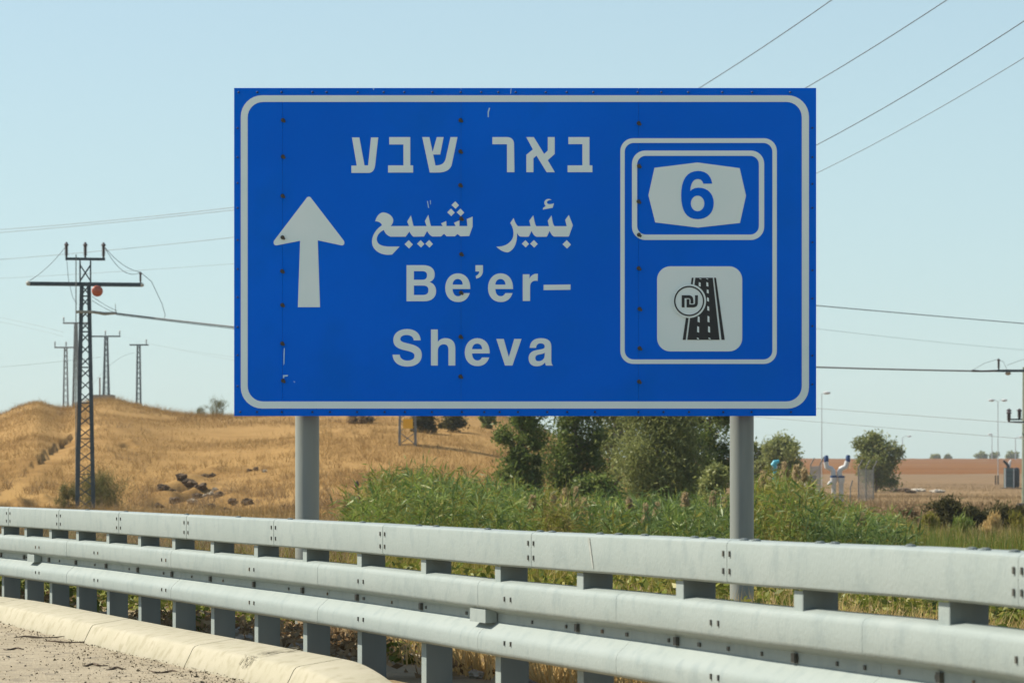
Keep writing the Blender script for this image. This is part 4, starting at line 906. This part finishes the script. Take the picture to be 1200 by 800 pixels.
weedpatch('dead_weeds',16000,560,1500,1.0,6,.24,.06,LM['drybrown'],'brown dead leaves among the weeds behind the right guardrail','dead weeds',.0,59)
# hill grass
def on_track(X,D):
    px=CX+FPX*X/D; py=HZ-(hill_z(X,D)-EYE)*FPX/D
    return (seg_dist(px,py,[(-10,596),(30,566),(62,540),(84,518),(92,505)])<5.5)|(np.hypot((px-222)/34,(py-578)/11)<.85)&(RNG.uniform(0,1,len(X))<.8)|(seg_dist(px,py,[(118,481),(150,487),(200,492)])<2.5)
n=150000; px=RNG.uniform(-120,760,n); D=96+78*RNG.uniform(0,1,n); X=(px-CX)*D/FPX
keep=(hill_z(X,D)>ground_z(X,D)-.05)&(bumps(X,D,.25,61)+bumps(X,D,.9,62)*.6+RNG.normal(size=n)*.22>-.12); X,D=X[keep],D[keep]
ZB=dig(X,D,hill_z(X,D)); deep=((hill_z(X,D)-ZB)<.07)&~on_track(X,D); X,D,ZB=X[deep],D[deep],ZB[deep]
B=np.stack([X,D,ZB-.02],1); o=blades('hill_grass',B,RNG.uniform(.12,.42,len(B)),.016,RNG.normal(size=(len(B),2))*.6,LM['hillgrass'],None,.7,2); tag(o,'dry tan grass covering the hill behind the pylon and sign','dry grass',kind='stuff')
for nm_,cnt,lo,mm,lb in (('dry_brush',3000,-.1,LM['hillgrass'],'shaggy golden brush tufts scattered over the dry hill'),('dry_brush',1700,.25,LM['drybrown'],'dark brown dead brush tufts in the hollows of the dry hill')):
    px=RNG.uniform(-100,720,cnt); D=97+73*RNG.uniform(0,1,cnt); X=(px-CX)*D/FPX; ok=bumps(X,D,.17,111 if lo<0 else 115)+RNG.normal(size=cnt)*.2>lo; X,D=X[ok],D[ok]
    if lo>0:                                    # and round the eroded pocket
        px=np.concatenate([RNG.normal(220,34,130),RNG.uniform(150,420,160)]); py=np.concatenate([RNG.normal(582,9,130),RNG.uniform(580,600,160)]); dd=np.array([depth_at(a_,b_,95,171,hill_z) for a_,b_ in zip(px,py)]); X=np.concatenate([X,(px-CX)*dd/FPX]); D=np.concatenate([D,dd])
    ok=((hill_z(X,D)-dig(X,D,hill_z(X,D)))<.05)&~on_track(X,D); X,D=X[ok],D[ok]
    rep_=14; X2=np.repeat(X,rep_)+RNG.normal(size=len(X)*rep_)*.13; D2=np.repeat(D,rep_)+RNG.normal(size=len(X)*rep_)*.15; sz=np.repeat(RNG.uniform(.22,.75,len(X)),rep_)
    B=np.stack([X2,D2,hill_z(X2,D2)-.06],1); o=blades(nm_,B,sz*RNG.uniform(.6,1.1,len(B)),.016,RNG.normal(size=(len(B),2))*.6,mm,None,.5,2); tag(o,lb,'dry brush',kind='stuff')
n=2600; px=RNG.uniform(-60,600,n); D=RNG.uniform(160,176,n); X=(px-CX)*D/FPX; B=np.stack([X,D,hill_z(X,D)-.05],1); kk=bumps(X,D,.5,66)>-.1; B=B[kk]
o=blades('crest_grass',B,RNG.uniform(.2,.75,len(B)),.013,RNG.normal(size=(len(B),2))*.35,LM['hillgrass'],None,.5,2); tag(o,'taller wispy dry grass along the skyline of the hill','dry grass',kind='stuff')
grass('field_stubble',50000,840,1330,76,300,(.10,.36),.02,LM['stubble'],'pale dry stubble in the field right of the sign','stubble',.5,1,1.5,mask=clump_mask(.12,-.25,71))
grass('field_weeds',9000,880,1330,74,110,(.15,.55),.03,LM['drybrown'],'brown weeds along the near edge of the dry field','dry weeds',.4,1,1,mask=clump_mask(.3,-.1,73))

# ------------------------------------------------------------------ water works, field objects
from mathutils import noise as mn
def rock_mb(c,r,rng,sq=(1,1,.7),sub=3,rough=.55):
    bm=bmesh.new(); bmesh.ops.create_icosphere(bm,subdivisions=sub,radius=r); off=Vector(rng.uniform(-50,50,3))
    for v in bm.verts:
        q=v.co/r; f=1+rough*mn.noise(q*1.3+off)+rough*.6*mn.noise(q*3.1+off)+rough*.3*mn.noise(q*7+off); v.co=Vector((v.co.x*f*sq[0],v.co.y*f*sq[1],v.co.z*f*sq[2]))
    mb=MB(); mb.add([v.co+Vector(c) for v in bm.verts],[[v.index for v in f.verts] for f in bm.faces]); bm.free(); return mb
VD=120.; sv_=FPX/VD
def valve(pts,cap,flange,low,label,base_px,bulge=False):
    b=stand(base_px,VD); o=empty('water_valve',tuple(b)); tag(o,label,'water valve','white water valves in the fenced compound')
    loc=lambda p:W(p[0],p[1],VD)-b
    MB().tube([loc(p) for p in pts],.115,12).build('bent_pipe',M['white_paint'],o,True)
    a=loc((cap[0],cap[2])); c=loc((cap[0],cap[1])); MB().tube([a,a.lerp(c,.25),a.lerp(c,.8),c],[.085,.105,.10,.07],12).build('cap',M['blue_paint'],o,True)
    f=loc(flange); MB().tube([f-UP*.045,f+UP*.045],.155,16).build('flange',M['blue_paint'],o,True)
    rp=MB().tube([f-UP*.05,f-UP*.22,f-UP*.3,Vector((f.x,f.y,-.3))],[.16,.15,.105,.10],12); rp.build('riser_pipe',M['white_paint'],o,True)
    if bulge: MB().tube([f+Vector((0,0,-.2)),f+Vector((-.18,-.05,-.27)),f+Vector((-.26,-.05,-.36))],[.07,.08,.05],8).build('side_outlet',M['white_paint'],o,True)
valve([(967.6,541),(969,547),(974,549),(976.2,551.5),(977,558)],(968.3,533.3,541.8),(977,558.2),0,'white bent water valve with blue cap, left of the twin valves by the fence',977,True)
valve([(993,540.5),(991,546.5),(985.5,549),(983.6,553),(984,558)],(993.8,532.8,541.2),(985.8,558.4),0,'white bent water valve with blue cap, right of the twin valves by the fence',985.8)
tb=stand(908,100); kt=100/FPX; t_=empty('standpipe',tuple(tb)); tag(t_,'turquoise standpipe with bent head among the reeds by the round bush','standpipe')
hz_=EYE-(541-HZ)*kt-tb.z; MB().tube([(0,0,-.2),(0,0,hz_-.1)],.075,10).build('riser',M['teal'],t_,True); MB().tube([(-.09,0,hz_-.14),(.0,0,hz_-.02),(.16,0,hz_+.03)],[.08,.10,.06],10).build('head',M['teal'],t_,True); MB().tube([(-.10,0,hz_-.20),(.10,0,hz_-.20)],.055,8).build('collar',M['white_paint'],t_)
cb=stand(946.5,112); blk=MB().box((0,0,.5),(.5,.5,1.25)).build('concrete_box',M['concrete'],None); blk.location=cb; blk.rotation_euler=(0,0,R(35)); tag(blk,'pale concrete utility box among weeds left of the white valves','utility box')
mp=stand(947,118); mpo=empty('marker_post',tuple(mp)); tag(mpo,'thin dark marker post with orange tip behind the concrete box','marker post'); zt_=EYE-(557-HZ)*118/FPX-mp.z
MB().bar((0,0,-.1),(0,0,zt_-.2),.05).build('shaft',M['blue_paint'],mpo); MB().bar((0,0,zt_-.2),(0,0,zt_),.055).build('tip',M['orange'],mpo)
sb=stand(966,104); sk=rock_mb((0,0,.22),.2,np.random.default_rng(3),(.75,.6,1.5)).build('white_sack',M['sack'],None,True); sk.location=sb; sk.rotation_euler=(0,R(-22),0); tag(sk,'white sack slumped in the weeds below the twin valves','sack')
def fence(px0,px1,D0,D1,ytop,label,posts):
    a=stand(px0,D0); b=stand(px1,D1); o=empty('wire_fence',tuple(a)); tag(o,label,'wire fence','wire mesh fence of the valve compound')
    d=b-a; h=EYE-(ytop-HZ)*D0/FPX-a.z; mb=MB(); L=Vector((d.x,d.y,0)).length; n=int(L/.13); hd=Vector((d.x,d.y,0))/n; st=int(h/.13)
    for k in range(-st,n):
        p=hd*max(k,0)+UP*.13*max(-k,0); e=min(n-k,st); q=hd*(k+e)+UP*.13*e
        if (q-p).length>.05: mb.bar(p,q,.008,.008)
        p2=hd*max(k,0)+UP*(h-.13*max(-k,0)); q2=hd*(k+e)+UP*(h-.13*e)
        if (q2-p2).length>.05: mb.bar(p2,q2,.008,.008)
    mb.build('mesh_panel',M['grey_metal'],o)
    for t in posts:
        p=d*t; m2=MB().tube([(p.x,p.y,-.2),(p.x,p.y,h+.05),(p.x+.16,p.y-.1,h+.38)],[.03,.03,.03],8); m2.build('post',M['grey_metal'],o)
fence(950,961,128,124,546,'grey wire mesh fence panel left of the white valves',(0,1))
fence(1006,1023.5,121,124,549,'grey wire mesh fence panel right of the white valves',(0,.5,1))
fp=stand(996.5,114); zt2=EYE-(566-HZ)*114/FPX-fp.z; fpo=MB().tube([(0,0,-.2),(0,0,zt2-.2),(.09,0,zt2+.12)],[.025,.025,.03],6).build('fence_post',M['grey_metal'],None,True); fpo.location=fp; tag(fpo,'lone bent fence post between the white valves and the right mesh panel','fence post')
# pump unit at the right edge
ud=depth_at(1185,572.5,120,500,ground_z); ub=stand(1184,ud); ku=ud/FPX; un=empty('pump_unit',tuple(ub)); tag(un,'dark teal pump cabinet with rounded tank on a skid in the dry field at right','pump unit')
Xu=lambda px:(px-1184)*ku; Zu=lambda y:EYE-(y-HZ)*ku-ub.z
mb=MB().box(((Xu(1177.5)+Xu(1186.5))/2,0,(Zu(548)+Zu(571))/2),(Xu(1186.5)-Xu(1177.5),1.0,Zu(548)-Zu(571))); mb.build('cabinet',M['cabinet'],un)
mb=MB()
for yy in(553,558,563,566): mb.box(((Xu(1177.5)+Xu(1186.5))/2,-.52,Zu(yy)),(Xu(1186)-Xu(1178),.04,.05))
mb.build('louvre',M['tank'],un)
for q in(1177,1186.8): MB().bar((Xu(q),-.5,Zu(572)),(Xu(q),-.5,Zu(549)),.09).build('corner_post',M['white_paint'],un)
MB().tube([(Xu(1191),0,Zu(571)),(Xu(1191),0,Zu(569)),(Xu(1191),0,Zu(551)),(Xu(1191),0,Zu(548.5)),(Xu(1191),0,Zu(547.5))],[.2,.29,.30,.24,.06],16).build('tank',M['tank'],un,True)
mb=MB(); mb.tube([(Xu(1182),0,Zu(548)),(Xu(1180.5),0,Zu(544)),(Xu(1176),0,Zu(539.5))],[.15,.14,.10],8); mb.build('spout',M['tank'],un,True)
mb=MB(); mb.tube([(Xu(1183),0,Zu(547)),(Xu(1183.3),0,Zu(541)),(Xu(1185),0,Zu(539))],[.10,.11,.08],8); mb.build('vent_pipe',M['sack'],un,True)
MB().box((Xu(1184.5),0,Zu(572.3)),(Xu(1196)-Xu(1173),1.5,.14)).build('skid',M['tank'],un)
sbx=depth_at(1197,597,80,300,ground_z); q=stand(1197,sbx); dr=MB().tube([(-.16,0,.12),(.2,0,.12)],.13,12).build('drum',M['tank'],None,True); dr.location=q; tag(dr,'small black drum lying in the dry field by the right edge','drum')
# two dark posts in the red field
for k,(px_,lb) in enumerate([(1166.6,'short dark post before the red field, left of a close pair'),(1169.6,'short dark post before the red field, right of a close pair')]):
    b=stand(px_,300); h=(549-538)*300/FPX; p_=MB().bar((0,0,-.2),(0,0,h),.14).build('field_post',M['dark_heap']); p_.location=b; tag(p_,lb,'post','pair of posts before the red field')
for k,(px_,py_,w_,m_,lb,nm) in enumerate([(1054,576,.8,M['dark_heap'],'dark brush heap in the dry field right of the ragged bush','brush_heap'),(1065,577.5,.45,M['dark_heap'],'small dark brush heap beside the larger dark heap','brush_heap'),(1076,576,.62,M['lime'],'white rubble heap in the dry field next to the dark heap','rubble_heap'),(1098,577,.62,M['lime'],'flat white rubble heap, rightmost in the dry field','rubble_heap')]):
    D_=depth_at(px_,py_,90,400,ground_z); b=stand(px_,D_); rg=np.random.default_rng(80+k); h=MB()
    for q in range(7): 
        r_=rock_mb((rg.uniform(-w_,w_)*.7,rg.uniform(-.4,.4),.1),w_*rg.uniform(.3,.5),rg,(1,1,.55)); h.add(r_.v,r_.f)
    o=h.build(nm,m_,None,True); o.location=b; tag(o,lb,'heap')
# rocks on the hill pocket and along the rail
rg=np.random.default_rng(5)
pk=[(186,583,.16),(192,578,.2),(199,575,.2),(205,570,.24),(213,566,.2),(221,566,.24),(229,569,.26),(236,572,.2),(243,556,.2),(249,554,.16),(239,560,.16),(222,577,.18),(214,580,.2),(204,585,.2),(196,589,.22),(188,591,.18),(231,583,.18),(240,578,.14),(252,573,.12),(247,580,.12),(256,583,.16),(263,589,.2),(272,586,.16),(180,588,.14),(300,551,.12),(292,552,.1),(290,591,.2),(310,553,.1),(226,590,.16),(246,592,.16)]
for i_,(px_,py_,r_) in enumerate(pk):
    dark=i_ not in (17,18,19,23,27,28)
    D_=depth_at(px_,py_,96,171,hill_z); X_r=(px_-CX)*D_/FPX; z=float(dig(np.array([X_r]),np.array([D_]),hill_z(np.array([X_r]),np.array([D_])))[0])
    o=rock_mb((0,0,0),r_,rg,(1.15,1,.75),3,.55).build('boulder',M['dark_heap'] if dark else M['stone'],None); o.location=(X_r,D_,z+r_*.45)
    tag(o,'dark crumbling soil clod in the eroded pocket at the hill foot' if dark else 'small pale boulder in the eroded pocket at the hill foot','boulder','boulders in the eroded hill pocket' if dark else 'pale boulders in the eroded hill pocket')
for k in range(46):
    par=random.uniform(0,760); oo=random.uniform(.25,1.5); p,t,n=rail_at(par); q=p-n*(oo+.08); r_=random.choice((.03,.04,.05,.07))*(1 if par>320 else 1.2)
    o=rock_mb((0,0,0),r_,rg,(1.2,1,.7)).build('stone',M['stone'],None,True); o.location=(q.x,q.y,float(top_z(q.x,q.y))+r_*.3)
    tag(o,'pale loose stone on the dirt behind the guardrail posts','stone','loose stones behind the guardrail')
# litter strip along the kerb foot
n=4200; par=RNG.uniform(-300,330,n); off=np.abs(RNG.normal(size=n))**1.3*.45; P=np.array([kerb_at(a) for a in par])
C=P.copy(); C[:,0]-=off*.958+.015; C[:,1]-=off*.286; C[:,2]=.006+RNG.uniform(0,.006,n)
d=rand_dirs(n,RNG,.7); L=RNG.uniform(.004,.016,n)*np.where(RNG.uniform(0,1,n)<.05,2.0,1)
o=leaves('gravel_litter',C,L,L*.6,d,M['gravel'],None,.4); tag(o,'dark grit and dead leaf litter along the foot of the kerb','gravel',kind='stuff')
for k,(px_,py_,L_,a) in enumerate([(46,748,.30,10),(85,753.5,.34,4),(192,789,.14,8),(16,762,.12,5),(136,785,.10,30),(112,781,.12,5),]):
    D_=EYE*FPX/(py_-HZ); q=W(px_,py_,D_); mb=MB()
    pts=[Vector((math.cos(R(a))*L_*(t-.5),math.sin(R(a))*L_*(t-.5)*1.5+.02*math.sin(t*9+k),.010+.006*math.sin(t*7+k)))for t in np.linspace(0,1,6)]
    mb.tube(pts,[.002,.006,.0075,.006,.005,.002],6); o=mb.build('twig',M['twig'],None,True); o.location=q; tag(o,'dark broken twig lying on the dusty road edge by the kerb','twig','twigs on the road edge')
p,t,n=rail_at(520); q0=rail_at(455)[0]-rail_at(455)[2]*.55; q1=rail_at(640)[0]-rail_at(640)[2]*.62
pp=[]
for k in range(9):
    c=q0.lerp(q1,k/8); pp.append((c.x-q0.x+.02*math.sin(k*2),c.y-q0.y,.03+.01*math.sin(k*1.7)))
st_=MB().tube(pp,[.012]+[.02]*7+[.012],6).build('fallen_branch',M['twig'],None,True); st_.location=(q0.x,q0.y,float(top_z(q0.x,q0.y))); tag(st_,'long dark fallen branch on the dirt behind the middle guardrail posts','branch')
